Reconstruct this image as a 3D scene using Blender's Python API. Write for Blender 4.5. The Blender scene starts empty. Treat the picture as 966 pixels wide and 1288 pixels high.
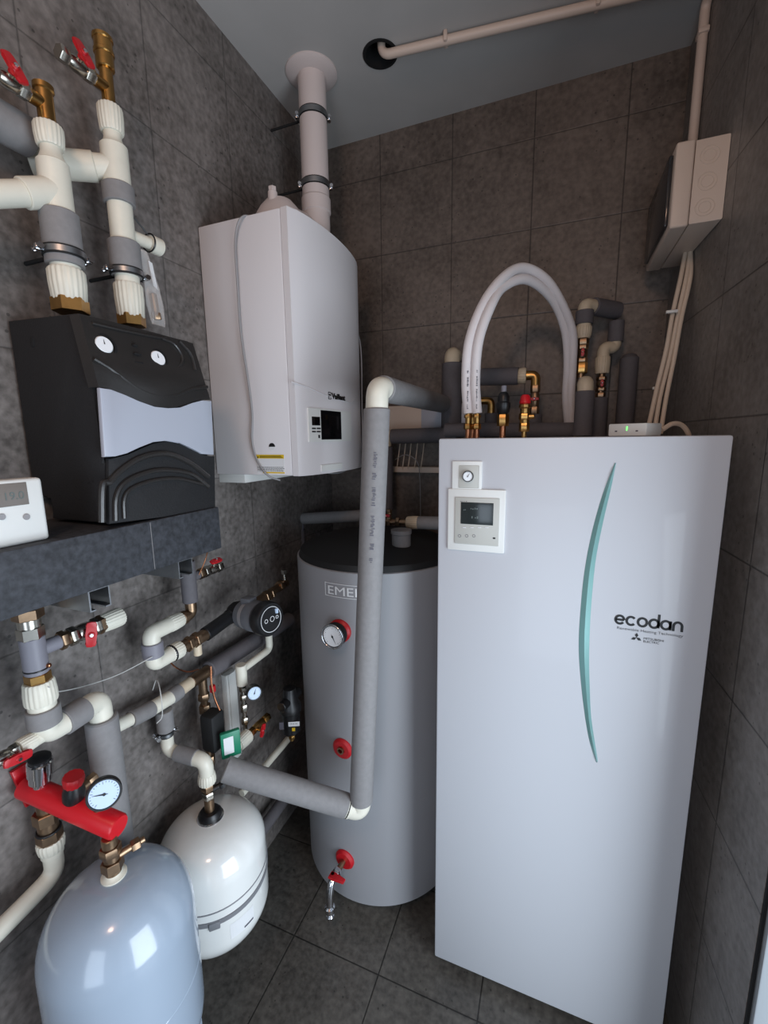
import bpy, bmesh, math, random
from mathutils import Vector, Matrix
random.seed(7)
S = bpy.context.scene
COL = S.collection

# ------------------------------------------------------------------ camera
FPX, YAW, PITCH, ROLL = 545.4, .375, .168, -.013
EYE = Vector((0, 0, 1.6))
def _axes():
    cy, sy = math.cos(YAW), math.sin(YAW)
    f = Vector((-sy*math.cos(PITCH), cy*math.cos(PITCH), -math.sin(PITCH)))
    rt = Vector((cy, sy, 0)); up = rt.cross(f)
    r = rt*math.cos(ROLL)+up*math.sin(ROLL); u = -rt*math.sin(ROLL)+up*math.cos(ROLL)
    return r, u, f
AR, AU, AF = _axes()
cam = bpy.data.cameras.new('camera'); camo = bpy.data.objects.new('camera', cam); COL.objects.link(camo)
cam.sensor_fit = 'VERTICAL'; cam.sensor_height = 24; cam.lens = 24*FPX/1288
cam.clip_start = .02
camo.matrix_world = Matrix(((AR.x, AU.x, -AF.x, EYE.x), (AR.y, AU.y, -AF.y, EYE.y), (AR.z, AU.z, -AF.z, EYE.z), (0, 0, 0, 1)))
S.camera = camo

# ------------------------------------------------------------------ light
S.view_settings.view_transform = 'Standard'; S.view_settings.look = 'None'
S.view_settings.exposure = 0.0; S.view_settings.gamma = 1; S.view_settings.use_curve_mapping = False
w = bpy.data.worlds.new('world'); S.world = w; w.use_nodes = True
w.node_tree.nodes['Background'].inputs[0].default_value = (.62, .78, 1.0, 1)
w.node_tree.nodes['Background'].inputs[1].default_value = .6
def area(name, loc, target, sx, sy, power, color):
    l = bpy.data.lights.new(name, 'AREA'); l.shape = 'RECTANGLE'; l.size = sx; l.size_y = sy
    l.energy = power; l.color = color
    o = bpy.data.objects.new(name, l); COL.objects.link(o); o.location = loc
    o.rotation_euler = (Vector(target)-Vector(loc)).to_track_quat('-Z', 'Y').to_euler()
    return o
area('door_daylight', (.98, .22, .85), (-.9, .62, .7), .9, 1.5, 37, (.80, .90, 1.0))
area('doorway_daylight', (-.05, -1.3, 1.0), (-.05, 1., .9), .8, 1.6, 13, (.76, .87, 1.0))
bl = bpy.data.lights.new('ceiling_bulb', 'POINT'); bl.energy = 17; bl.color = (1.0, .64, .45); bl.shadow_soft_size = .12
blo = bpy.data.objects.new('ceiling_bulb', bl); COL.objects.link(blo); blo.location = (-.12, -.45, 2.42)

def P(u, v, **k):
    """world point seen at (u, v) of the frame on the plane x=, y= or z="""
    a, val = list(k.items())[0]; a = 'xyz'.index(a)
    d = AF+(u-483)/FPX*AR-(v-644)/FPX*AU
    return EYE+d*((val-EYE[a])/d[a])
def L(u, v, x=-.88): return P(u, v, x=x)
def B(u, v, y): return P(u, v, y=y)
def row(x, y, v):
    """height at which the vertical line through (x, y) crosses image row v"""
    lo, hi = -1., 3.2
    for _ in range(40):
        m = (lo+hi)/2; d = Vector((x, y, m))-EYE
        if 644-FPX*d.dot(AU)/d.dot(AF) > v: lo = m
        else: hi = m
    return m

# ------------------------------------------------------------------ materials
def lin(h):
    h = h.lstrip('#'); c = [int(h[i:i+2], 16)/255 for i in (0, 2, 4)]
    return tuple((x/12.92 if x <= .04045 else ((x+.055)/1.055)**2.4) for x in c)+(1,)
def mat(name, col, rough=.5, metal=0., var=0., scale=30., bump=0., coat=0., emit=None, alpha=1., trans=0., spec=.5):
    m = bpy.data.materials.new(name); m.use_nodes = True; n = m.node_tree; b = n.nodes['Principled BSDF']
    c = lin(col); b.inputs['Base Color'].default_value = c
    b.inputs['Roughness'].default_value = rough; b.inputs['Metallic'].default_value = metal
    b.inputs['Coat Weight'].default_value = coat; b.inputs['Alpha'].default_value = alpha
    b.inputs['Transmission Weight'].default_value = trans; b.inputs['Specular IOR Level'].default_value = spec
    if emit: b.inputs['Emission Color'].default_value = c; b.inputs['Emission Strength'].default_value = emit
    tc = n.nodes.new('ShaderNodeTexCoord'); no = n.nodes.new('ShaderNodeTexNoise')
    no.inputs['Scale'].default_value = scale; no.inputs['Detail'].default_value = 4
    n.links.new(tc.outputs['Object'], no.inputs['Vector'])
    if var:
        r = n.nodes.new('ShaderNodeValToRGB'); r.color_ramp.elements[0].position = .3; r.color_ramp.elements[1].position = .7
        r.color_ramp.elements[0].color = tuple(x*(1-var) for x in c[:3])+(1,)
        r.color_ramp.elements[1].color = tuple(min(1, x*(1+var)) for x in c[:3])+(1,)
        n.links.new(no.outputs['Fac'], r.inputs[0]); n.links.new(r.outputs[0], b.inputs['Base Color'])
    if bump:
        bp = n.nodes.new('ShaderNodeBump'); bp.inputs['Strength'].default_value = bump; bp.inputs['Distance'].default_value = .002
        n.links.new(no.outputs['Fac'], bp.inputs['Height']); n.links.new(bp.outputs[0], b.inputs['Normal'])
    return m

def tile_mat(name, base, dark, ax, off, per=.2965, joint='#1c1a19', rough=.45, jw=.006, strong=None, jk=.8):
    """mottled concrete-look porcelain with a joint grid in the two world axes ax"""
    m = bpy.data.materials.new(name); m.use_nodes = True; t = m.node_tree; N = t.nodes; K = t.links
    b = N['Principled BSDF']; g = N.new('ShaderNodeNewGeometry'); sp = N.new('ShaderNodeSeparateXYZ'); K.new(g.outputs['Position'], sp.inputs[0])
    def math_(op, a, c=None, clampit=False):
        n = N.new('ShaderNodeMath'); n.operation = op; n.use_clamp = clampit
        for i, x in enumerate((a, c)):
            if x is None: continue
            if isinstance(x, (int, float)): n.inputs[i].default_value = x
            else: K.new(x, n.inputs[i])
        return n.outputs[0]
    ds = []
    for a, o in zip(ax, off):
        q = math_('DIVIDE', math_('SUBTRACT', sp.outputs['XYZ'.index(a)], o-per*20), per)
        f = math_('FRACT', q); d = math_('MINIMUM', f, math_('SUBTRACT', 1., f)); ds.append(math_('MULTIPLY', d, per))
    dm = math_('MINIMUM', ds[0], ds[1])
    jm = math_('MULTIPLY', math_('SUBTRACT', 1., math_('DIVIDE', dm, jw*.5), True), jk)
    n1 = N.new('ShaderNodeTexNoise'); n1.inputs['Scale'].default_value = 3.2; n1.inputs['Detail'].default_value = 8; n1.inputs['Roughness'].default_value = .72
    K.new(g.outputs['Position'], n1.inputs['Vector'])
    n2 = N.new('ShaderNodeTexNoise'); n2.inputs['Scale'].default_value = 60; n2.inputs['Detail'].default_value = 3
    K.new(g.outputs['Position'], n2.inputs['Vector'])
    vo = N.new('ShaderNodeTexVoronoi'); vo.inputs['Scale'].default_value = 45; K.new(g.outputs['Position'], vo.inputs['Vector'])
    mx = math_('ADD', math_('MULTIPLY', n1.outputs['Fac'], .6), math_('MULTIPLY', n2.outputs['Fac'], .4))
    r = N.new('ShaderNodeValToRGB'); K.new(mx, r.inputs[0])
    r.color_ramp.elements[0].position = .36; r.color_ramp.elements[0].color = lin(dark)
    r.color_ramp.elements[1].position = .64; r.color_ramp.elements[1].color = lin(base)
    n3 = N.new('ShaderNodeTexNoise'); n3.inputs['Scale'].default_value = 9; K.new(g.outputs['Position'], n3.inputs['Vector'])
    spk = math_('MULTIPLY', math_('LESS_THAN', vo.outputs['Distance'], .14), math_('GREATER_THAN', n3.outputs['Fac'], .52))
    m1 = N.new('ShaderNodeMix'); m1.data_type = 'RGBA'; K.new(math_('MULTIPLY', spk, .55), m1.inputs[0]); K.new(r.outputs[0], m1.inputs[6]); m1.inputs[7].default_value = lin('#1a1817')
    m2 = N.new('ShaderNodeMix'); m2.data_type = 'RGBA'; K.new(jm, m2.inputs[0]); K.new(m1.outputs[2], m2.inputs[6]); m2.inputs[7].default_value = lin(joint)
    K.new(m2.outputs[2], b.inputs['Base Color']); b.inputs['Roughness'].default_value = rough
    bp = N.new('ShaderNodeBump'); bp.inputs['Strength'].default_value = .35; bp.inputs['Distance'].default_value = .003
    K.new(math_('SUBTRACT', math_('MULTIPLY', n2.outputs['Fac'], .35), jm), bp.inputs['Height']); K.new(bp.outputs[0], b.inputs['Normal'])
    return m

M = dict(
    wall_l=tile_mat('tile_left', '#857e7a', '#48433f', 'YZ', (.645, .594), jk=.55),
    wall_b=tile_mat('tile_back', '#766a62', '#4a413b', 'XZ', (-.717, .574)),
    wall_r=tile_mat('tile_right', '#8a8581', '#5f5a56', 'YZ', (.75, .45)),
    floor=tile_mat('tile_floor', '#625e58', '#34312e', 'XY', (-.718, .973), rough=.38, joint='#0c0b0a', jk=1.),
    ceiling=mat('ceiling_paint', '#b2afac', .9, var=.04, scale=6),
    plaster=mat('door_reveal_paint', '#8f9498', .7),
    white=mat('white_enamel', '#dcdce0', .4),
    boiler=mat('boiler_enamel', '#d9d5d6', .36),
    boiler_top=mat('boiler_top_plastic', '#cfc2be', .5),
    panel=mat('panel_gloss', '#c0c2c7', .42, coat=.12),
    plastic=mat('white_plastic', '#d8d8d4', .4),
    ppr=mat('ppr_white', '#d6d2c3', .42, var=.05, scale=25),
    ppr_beige=mat('ppr_beige', '#c9b9a0', .45, var=.05, scale=25),
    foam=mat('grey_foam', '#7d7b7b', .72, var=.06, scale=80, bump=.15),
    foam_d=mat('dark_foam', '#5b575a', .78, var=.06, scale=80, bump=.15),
    pvc=mat('grey_fitting', '#7b7981', .5, var=.05, scale=20),
    brass=mat('brass', '#b48d55', .28, 1., var=.15, scale=40),
    bronze=mat('bronze', '#957c64', .38, 1., var=.2, scale=40),
    copper=mat('copper', '#ad7354', .28, 1., var=.15, scale=30),
    nickel=mat('nickel', '#b5b0a6', .25, 1., var=.1, scale=30),
    chrome=mat('chrome', '#d5d5d8', .12, 1.),
    steel=mat('galvanised_steel', '#9a9da0', .4, 1., var=.12, scale=25),
    red=mat('red_paint', '#c3121f', .35, coat=.2),
    redp=mat('red_plastic', '#b0121c', .4),
    black=mat('black_plastic', '#131315', .38),
    blackm=mat('black_matte', '#0e0e0f', .7),
    epp=mat('black_foam_shell', '#18181a', .8, var=.15, scale=260, bump=.4),
    eppg=mat('dark_glossy_shell', '#2b2928', .3, var=.08, scale=200, bump=.1),
    slab=mat('manifold_foam', '#33353a', .7, var=.45, scale=90, bump=.35),
    band=mat('silver_band', '#a9adb8', .36),
    tank=mat('grey_jacket', '#8b8b8e', .5, spec=.5),
    blue=mat('blue_grey_enamel', '#96a3b2', .18, coat=.4),
    wvessel=mat('white_vessel_enamel', '#dedfdc', .15, coat=.5),
    teal=mat('teal_metal', '#86b3b0', .3, .35),
    hose=mat('white_hose_foam', '#d8d2d2', .5, bump=.1, scale=60),
    cable=mat('grey_cable', '#8d8b8c', .5),
    wcable=mat('cream_cable', '#cdbba8', .5),
    conduit=mat('cream_conduit', '#cdb9ab', .45),
    boxp=mat('distribution_box_plastic', '#cdbcae', .45),
    smoke=mat('smoked_plastic', '#2a2c30', .12, alpha=.8),
    lcd=mat('lcd', '#272c2c', .18), lcd_seg=mat('lcd_ink', '#5d6663', .4),
    lcdb=mat('amber_lcd', '#77706a', .25), ink=mat('black_ink', '#141416', .5),
    ctrl=mat('controller_silver', '#b5b4ad', .4), dial=mat('dial_white', '#e6e8ea', .4),
    inkf=mat('faint_ink', '#55535c', .6), dialb=mat('dial_blue', '#bccfe6', .4),
    yellow=mat('yellow_label', '#d8b51c', .5), label=mat('paper_label', '#d9dadb', .5),
    green=mat('green_plastic', '#1d7a5c', .4), led=mat('green_led', '#5cf060', .4, emit=3.),
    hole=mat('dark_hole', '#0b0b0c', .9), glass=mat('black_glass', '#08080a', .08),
    film=mat('clear_film', '#e9e4e0', .12, alpha=.28), strap=mat('grey_strap', '#77787c', .5),
    string=mat('pale_string', '#b9b9b6', .7), pump=mat('pump_grey', '#5c5e63', .35),
)

# ------------------------------------------------------------------ mesh kit
class MB:
    def __init__(s): s.bm = bmesh.new()
    def _ring(s, c, a, b, r, n, ph=0):
        return [s.bm.verts.new(c+(a*math.cos(2*math.pi*i/n+ph)+b*math.sin(2*math.pi*i/n+ph))*r) for i in range(n)]
    def lathe(s, o, d, prof, n=28, ph=0, sx=1.):
        """prof: (radius, height along d) from origin o"""
        o = Vector(o); d = Vector(d).normalized(); a = d.orthogonal().normalized()
        if abs(d.z) > .99: a = Vector((1, 0, 0))
        b = d.cross(a); rings = []
        for r, h in prof:
            rings.append([s.bm.verts.new(o+d*h)] if r <= 1e-6 else s._ring(o+d*h, a, b, r, n, ph))
        for p, q in zip(rings, rings[1:]):
            if len(p) == 1 and len(q) == 1: continue
            for i in range(n):
                j = (i+1) % n
                if len(p) == 1: f = [p[0], q[i], q[j]][::-1]
                elif len(q) == 1: f = [p[i], p[j], q[0]]
                else: f = [p[i], p[j], q[j], q[i]]
                s.bm.faces.new(f)
        if len(rings[0]) > 1: s.bm.faces.new(rings[0][::-1])
        if len(rings[-1]) > 1: s.bm.faces.new(rings[-1])
        return s
    def cyl(s, p, q, r, n=24, r2=None, ch=0.0015):
        p = Vector(p); q = Vector(q); h = (q-p).length; r2 = r if r2 is None else r2; ch = min(ch, h*.3, r*.3)
        return s.lathe(p, q-p, [(r-ch, 0), (r, ch), (r2, h-ch), (r2-ch, h)], n)
    def hexa(s, p, q, r, n=6):
        return s.lathe(p, Vector(q)-Vector(p), [(r*.93, 0), (r, .0015), (r, (Vector(q)-Vector(p)).length-.0015), (r*.93, (Vector(q)-Vector(p)).length)], n)
    def ribbed(s, p, q, r, ribs=20):
        """union nut with moulded grip ribs"""
        p = Vector(p); q = Vector(q); d = (q-p).normalized(); h = (q-p).length; a = d.orthogonal().normalized(); b = d.cross(a)
        rings = []
        for hh, k in ((0, .86), (.003, .93), (h*.55, 1), (h-.004, 1), (h, .93)):
            R = []
            for i in range(ribs*4):
                rr = r*k*(1. if i % 4 < 2 else .955)
                t = 2*math.pi*i/(ribs*4); R.append(s.bm.verts.new(p+d*hh+(a*math.cos(t)+b*math.sin(t))*rr))
            rings.append(R)
        n = ribs*4
        for P_, Q in zip(rings, rings[1:]):
            for i in range(n): s.bm.faces.new([P_[i], P_[(i+1) % n], Q[(i+1) % n], Q[i]])
        s.bm.faces.new(rings[0][::-1]); s.bm.faces.new(rings[-1]); return s
    def pipe(s, pts, r, bend=.03, n=20, seg=8):
        """swept round tube through pts with rounded corners"""
        pts = [Vector(p) for p in pts]; path = [pts[0]]
        for i in range(1, len(pts)-1):
            a, b, c = pts[i-1], pts[i], pts[i+1]; la, lc = (a-b).length, (c-b).length
            k = min(bend, la*.49, lc*.49)
            if k < 1e-4: path.append(b); continue
            p0 = b+(a-b).normalized()*k; p1 = b+(c-b).normalized()*k
            for j in range(seg+1):
                t = j/seg; path.append(p0*(1-t)**2+b*2*t*(1-t)+p1*t*t)
        path.append(pts[-1]); rings = []; a = None
        for i, p in enumerate(path):
            d = (path[min(i+1, len(path)-1)]-path[max(i-1, 0)]).normalized()
            if a is None: a = d.orthogonal().normalized()
            a = (a-d*a.dot(d)).normalized(); b = d.cross(a)
            rr = r[min(i, len(r)-1)] if isinstance(r, (list, tuple)) else r
            rings.append(s._ring(p, a, b, rr, n))
        for p, q in zip(rings, rings[1:]):
            for i in range(n): s.bm.faces.new([p[i], p[(i+1) % n], q[(i+1) % n], q[i]])
        s.bm.faces.new(rings[0][::-1]); s.bm.faces.new(rings[-1]); return s
    def curve(s, pts, r, n=12, sub=8):
        """smooth Catmull-Rom tube"""
        pts = [Vector(p) for p in pts]; q = [pts[0]*2-pts[1]]+pts+[pts[-1]*2-pts[-2]]; out = []
        for i in range(1, len(q)-2):
            for j in range(sub):
                t = j/sub
                out.append(.5*((2*q[i])+(q[i+1]-q[i-1])*t+(2*q[i-1]-5*q[i]+4*q[i+1]-q[i+2])*t*t+(3*q[i]-q[i-1]-3*q[i+1]+q[i+2])*t**3))
        out.append(pts[-1]); return s.pipe(out, r, bend=0, n=n)
    def box(s, c, sz, bev=.0, rot=None, seg=2):
        vs = bmesh.ops.create_cube(s.bm, size=1.)['verts']
        m = Matrix.Translation(Vector(c)) @ (rot.to_4x4() if rot else Matrix()) @ Matrix.Diagonal((*sz, 1))
        bmesh.ops.transform(s.bm, matrix=m, verts=vs)
        if bev:
            es = list({e for v in vs for e in v.link_edges})
            bmesh.ops.bevel(s.bm, geom=es, offset=bev, segments=seg, affect='EDGES', profile=.5)
        return s
    def span(s, a, b, bev=0., seg=2):
        a, b = Vector(a), Vector(b); return s.box((a+b)/2, [abs(x) for x in (b-a)], bev, seg=seg)
    def prism(s, poly, d, bev=0., seg=2):
        """planar polygon extruded by vector d"""
        d = Vector(d); n = len(poly); a = [s.bm.verts.new(Vector(p)) for p in poly]; b = [s.bm.verts.new(Vector(p)+d) for p in poly]
        f = [s.bm.faces.new(a), s.bm.faces.new(b[::-1])]
        for i in range(n): f.append(s.bm.faces.new([a[i], b[i], b[(i+1) % n], a[(i+1) % n]]))
        if bev:
            es = list({e for x in f[:2] for e in x.edges}); bmesh.ops.bevel(s.bm, geom=es, offset=bev, segments=seg, affect='EDGES', profile=.5)
        return s
    def torus(s, c, d, R, r, n=36, m=10):
        c = Vector(c); d = Vector(d).normalized(); a = d.orthogonal().normalized(); b = d.cross(a); rings = []
        for i in range(n):
            t = 2*math.pi*i/n; e = a*math.cos(t)+b*math.sin(t)
            rings.append([s.bm.verts.new(c+e*(R+r*math.cos(2*math.pi*j/m))+d*r*math.sin(2*math.pi*j/m)) for j in range(m)])
        for i in range(n):
            p, q = rings[i], rings[(i+1) % n]
            for j in range(m): s.bm.faces.new([p[j], p[(j+1) % m], q[(j+1) % m], q[j]])
        return s
    def ring(s, c, d, ro, ri, h, n=36):
        """flat washer-like band"""
        c = Vector(c); d = Vector(d).normalized(); a = d.orthogonal().normalized(); b = d.cross(a)
        R = [s._ring(c+d*z, a, b, r, n) for r, z in ((ri, 0), (ro, 0), (ro, h), (ri, h))]
        for k in range(4):
            p, q = R[k], R[(k+1) % 4]
            for i in range(n): s.bm.faces.new([p[i], p[(i+1) % n], q[(i+1) % n], q[i]])
        return s

def finish(name, mb, m, shift=Vector((0, 0, 0)), parent=None, ang=38):
    me = bpy.data.meshes.new(name); bm = mb.bm
    bmesh.ops.recalc_face_normals(bm, faces=bm.faces[:])
    bmesh.ops.translate(bm, vec=-Vector(shift), verts=bm.verts[:])
    for f in bm.faces: f.smooth = True
    bm.to_mesh(me); bm.free(); me.set_sharp_from_angle(angle=math.radians(ang))
    me.materials.append(m); o = bpy.data.objects.new(name, me); COL.objects.link(o)
    if parent: o.parent = parent
    return o
def tag(o, label, cat, group=None):
    o['label'] = label; o['category'] = cat
    if group: o['group'] = group
    return o
class Thing:
    def __init__(s, name, loc, label, cat, group=None):
        s.loc = Vector(loc); s.o = bpy.data.objects.new(name, None); s.o.empty_display_size = .05; COL.objects.link(s.o)
        s.o.location = s.loc; tag(s.o, label, cat, group)
    def add(s, name, mb, m, parent=None, label=None, ang=38):
        o = finish(name, mb, M[m] if isinstance(m, str) else m, s.loc, parent or s.o, ang)
        if label: o['label'] = label
        return o
    def text(s, name, body, org, ex, ey, size, m, parent=None, depth=.0004, bold=0., width=None):
        """lettering laid on a surface: origin at its lower left, ex/ey the writing axes"""
        cu = bpy.data.curves.new('t', 'FONT'); cu.body = body; cu.size = size; cu.extrude = depth; cu.offset = bold
        t = bpy.data.objects.new('t', cu); COL.objects.link(t); bpy.context.view_layer.update()
        me = bpy.data.meshes.new_from_object(t.evaluated_get(bpy.context.evaluated_depsgraph_get()))
        bpy.data.objects.remove(t); bpy.data.curves.remove(cu)
        ex = Vector(ex).normalized(); ey = Vector(ey).normalized(); ez = ex.cross(ey); kx = 1.
        if width:
            xs = [v.co.x for v in me.vertices]; kx = width/(max(xs)-min(xs))
        for v in me.vertices: v.co = Vector(org)+ex*v.co.x*kx+ey*v.co.y+ez*v.co.z-s.loc
        bt_ = bmesh.new(); bt_.from_mesh(me); bmesh.ops.triangulate(bt_, faces=bt_.faces[:]); bt_.to_mesh(me); bt_.free()
        me.name = name; me.materials.clear(); me.materials.append(M[m])
        o = bpy.data.objects.new(name, me); COL.objects.link(o); o.parent = parent or s.o; return o
def struct(name, mb, m):
    o = finish(name, mb, M[m]); o['kind'] = 'structure'; return o
X, Y, Zv = Vector((1, 0, 0)), Vector((0, 1, 0)), Vector((0, 0, 1))

def butterfly(t, c, stem, wing, size, m='redp', parent=None):
    """two-lobed wing handle on a short stem"""
    c = Vector(c); stem = Vector(stem).normalized(); wing = Vector(wing); wing = (wing-stem*wing.dot(stem)).normalized(); side = stem.cross(wing)
    mb = MB(); poly = []
    prof = [(-1, 0), (-.95, .2), (-.7, .27), (-.4, .2), (-.2, .26), (0, .3), (.2, .26), (.4, .2), (.7, .27), (.95, .2), (1, 0)]
    for a, b in prof: poly.append(c+wing*a*size+side*b*size*1.4)
    for a, b in prof[::-1][1:-1]: poly.append(c+wing*a*size-side*b*size*1.4)
    mb.prism([p-stem*.003 for p in poly], stem*.006, bev=.0015)
    mb.cyl(c-stem*.012, c+stem*.005, size*.24)
    h = t.add('handle', mb, m, parent)
    t.add('screw', MB().hexa(c+stem*.005, c+stem*.0075, size*.15), 'chrome', h)
    return h
def ball_valve(p, q, r, stem, wing, label, m='nickel', group=None, hs=.022, name='ball_valve', at=.5):
    """ball valve between p and q with hexagon ends and a wing handle"""
    p, q = Vector(p), Vector(q); d = (q-p).normalized(); h = (q-p).length; stem = Vector(stem).normalized()
    t = Thing(name, p, label, 'valve', group); mb = MB()
    mb.hexa(p, p+d*h*.26, r*1.12); mb.lathe(p+d*h*.24, d, [(r*.8, 0), (r, h*.1), (r*1.06, h*.26), (r, h*.42), (r*.8, h*.52)], 24)
    mb.hexa(p+d*h*.74, q, r*1.12); c = p+d*h*at
    mb.cyl(c+stem*r*.7, c+stem*(r+.012), r*.42)
    t.add('body', mb, m); butterfly(t, c+stem*(r+.016), stem, wing, hs)
    return t
def dial_gauge(t, c, nrm, r, depth, ang=2.2, case='black', dial='dial', parent=None, rim='black', up=Zv):
    """round pressure or temperature dial: case, dial face, scale marks, needle"""
    c = Vector(c); nrm = Vector(nrm).normalized(); up = Vector(up); up = (up-nrm*up.dot(nrm)).normalized(); rt = up.cross(nrm)
    k = t.add('gauge_case', MB().lathe(c-nrm*depth, nrm, [(r*.72, 0), (r*.95, depth*.25), (r, depth*.5), (r, depth), (r*.96, depth+.002), (r*.88, depth+.002), (r*.86, depth-.0015), (0, depth-.0015)], 36), case, parent)
    t.add('dial_face', MB().cyl(c-nrm*.001, c+nrm*.0006, r*.86, 36), dial, k)
    mb = MB()
    for i in range(21):
        a = math.radians(225-i*13.5); e = rt*math.cos(a)+up*math.sin(a); s = e.cross(nrm); l = .16 if i % 5 == 0 else .09
        mb.prism([c+nrm*.0007+e*r*.8-s*r*.012, c+nrm*.0007+e*r*.8+s*r*.012, c+nrm*.0007+e*r*(.8-l)+s*r*.012, c+nrm*.0007+e*r*(.8-l)-s*r*.012], nrm*.0002)
    t.add('scale_marks', mb, 'ink', k)
    e = rt*math.cos(ang)+up*math.sin(ang); s = e.cross(nrm)
    mb = MB().prism([c+nrm*.0012+e*r*.68, c+nrm*.0012+s*r*.05, c+nrm*.0012-e*r*.22, c+nrm*.0012-s*r*.05], nrm*.0006); mb.cyl(c+nrm*.001, c+nrm*.0025, r*.09)
    t.add('needle', mb, 'ink', k); return k
def print_marks(t, name, org, along, across, runs, wd, m, parent=None, seed=1, th=.0003):
    """worn, unreadable print: rows of small dabs along a line"""
    rnd = random.Random(seed); along = Vector(along).normalized(); across = Vector(across).normalized(); nz = along.cross(across); mb = MB()
    for s0, s1 in runs:
        s = s0
        while s < s1:
            l = rnd.uniform(.0016, .0032); a = rnd.uniform(0, .35)*wd; b = wd*rnd.uniform(.6, 1.)
            mb.box(Vector(org)+along*(s+l/2)+across*(a+b)/2, (l, max(b-a, wd*.2), th), rot=Matrix((along, across, nz)).transposed()); s += l+rnd.uniform(.0012, .003)
    return t.add(name, mb, m, parent)
def clamp(t, c, d, r, ear, parent=None, w=.012):
    """steel pipe clamp with rubber lining and two screws"""
    c = Vector(c); d = Vector(d).normalized(); ear = Vector(ear); ear = (ear-d*ear.dot(d)).normalized()
    k = t.add('pipe_clamp', MB().ring(c-d*w/2, d, r+.0025, r-.001, w), 'steel', parent)
    t.add('rubber_lining', MB().ring(c-d*(w/2+.003), d, r+.0014, r-.001, w+.006), 'blackm', k)
    for s in (1, -1):
        mb = MB(); mb.box(c+ear*s*(r+.007), (.012, .012, w), .001, rot=Matrix((ear, d.cross(ear), d)).transposed())
        mb.cyl(c+ear*s*(r+.008)-d.cross(ear)*.012, c+ear*s*(r+.008)+d.cross(ear)*.012, .0038, 12); mb.hexa(c+ear*s*(r+.008)+d.cross(ear)*.011, c+ear*s*(r+.008)+d.cross(ear)*.015, .0062)
        mb.hexa(c+ear*s*(r+.008)-d.cross(ear)*.015, c+ear*s*(r+.008)-d.cross(ear)*.011, .0062)
        t.add('clamp_screw', mb, 'chrome', k)
    return k

# ------------------------------------------------------------------ the room
WX, BY, CZ = -.986, 1.829, 2.80          # left wall, back wall, ceiling
def rx(y): return .333+(1.829-y)*.053    # the right wall is slightly out of square
FY = -1.25                               # front wall with the door behind the viewer
struct('floor', MB().span((-1.15, FY-.15, -.12), (1.35, BY+.15, 0)), 'floor')
struct('wall_left', MB().span((WX-.12, FY, 0), (WX, BY+.12, CZ)), 'wall_l')
struct('wall_back', MB().span((WX, BY, 0), (.34, BY+.12, CZ)), 'wall_b')
struct('wall_right', MB().prism([(rx(BY), BY, 0), (rx(.848), .848, 0), (rx(.848)+.16, .848, 0), (rx(BY)+.16, BY, 0)], (0, 0, CZ)), 'wall_r')
struct('shadow_gap_strip', MB().span((rx(.848)+.001, .842, 0), (rx(.848)+.02, .8478, 2.1)), 'hole')  # dark strip standing in for the shadow gap between wall end and reveal
struct('trim_1', MB().span((rx(.848)+.006, .830, 0), (rx(.848)+.16, .8475, 2.1), .003), 'plaster')
struct('wall_right_front', MB().span((.42, FY, 0), (.54, -.45, CZ)).span((.42, -.45, 2.1), (.54, .848, CZ)), 'plaster')
struct('wall_front', MB().span((WX, FY-.12, 0), (-.5, FY, CZ)).span((-.5, FY-.12, 2.1), (.42, FY, CZ)).span((.42, FY-.12, 0), (.54, FY, CZ)), 'plaster')
hx, hy = -.578, 1.487
def ceiling():
    mb = MB(); bm = mb.bm; n = 40; R = .052
    out = [(WX, FY), (.54, FY), (.54, BY), (WX, BY)]
    c = [bm.verts.new((hx+R*math.cos(2*math.pi*i/n), hy+R*math.sin(2*math.pi*i/n), CZ)) for i in range(n)]
    sq = [bm.verts.new((hx+math.cos(2*math.pi*i/n)/max(abs(math.cos(2*math.pi*i/n)), abs(math.sin(2*math.pi*i/n)))*.1,
                        hy+math.sin(2*math.pi*i/n)/max(abs(math.cos(2*math.pi*i/n)), abs(math.sin(2*math.pi*i/n)))*.1, CZ)) for i in range(n)]
    for i in range(n): bm.faces.new([c[i], c[(i+1) % n], sq[(i+1) % n], sq[i]])
    a = .1
    def quad(x0, y0, x1, y1): bm.faces.new([bm.verts.new(p) for p in ((x0, y0, CZ), (x1, y0, CZ), (x1, y1, CZ), (x0, y1, CZ))])
    quad(WX-.1, FY-.1, .7, hy-a); quad(WX-.1, hy+a, .7, BY+.1); quad(WX-.1, hy-a, hx-a, hy+a); quad(hx+a, hy-a, .7, hy+a)
    top = [bm.verts.new((v.co.x, v.co.y, CZ+.12)) for v in c]
    for i in range(n): bm.faces.new([c[i], c[(i+1) % n], top[(i+1) % n], top[i]])
    bm.faces.new(top)
    mb.span((WX-.1, FY-.1, CZ+.13), (.7, BY+.1, CZ+.18))
    return mb
struct('ceiling', ceiling(), 'ceiling')
t = Thing('ceiling_opening', (hx, hy, CZ), 'round black lined hole in the grey ceiling where the cable conduit leaves', 'duct opening')
t.add('sleeve', MB().ring((hx, hy, CZ-.004), Zv, .055, .047, .1), 'hole')
t.add('backing', MB().cyl((hx, hy, CZ+.085), (hx, hy, CZ+.094), .048), 'hole')

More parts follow.
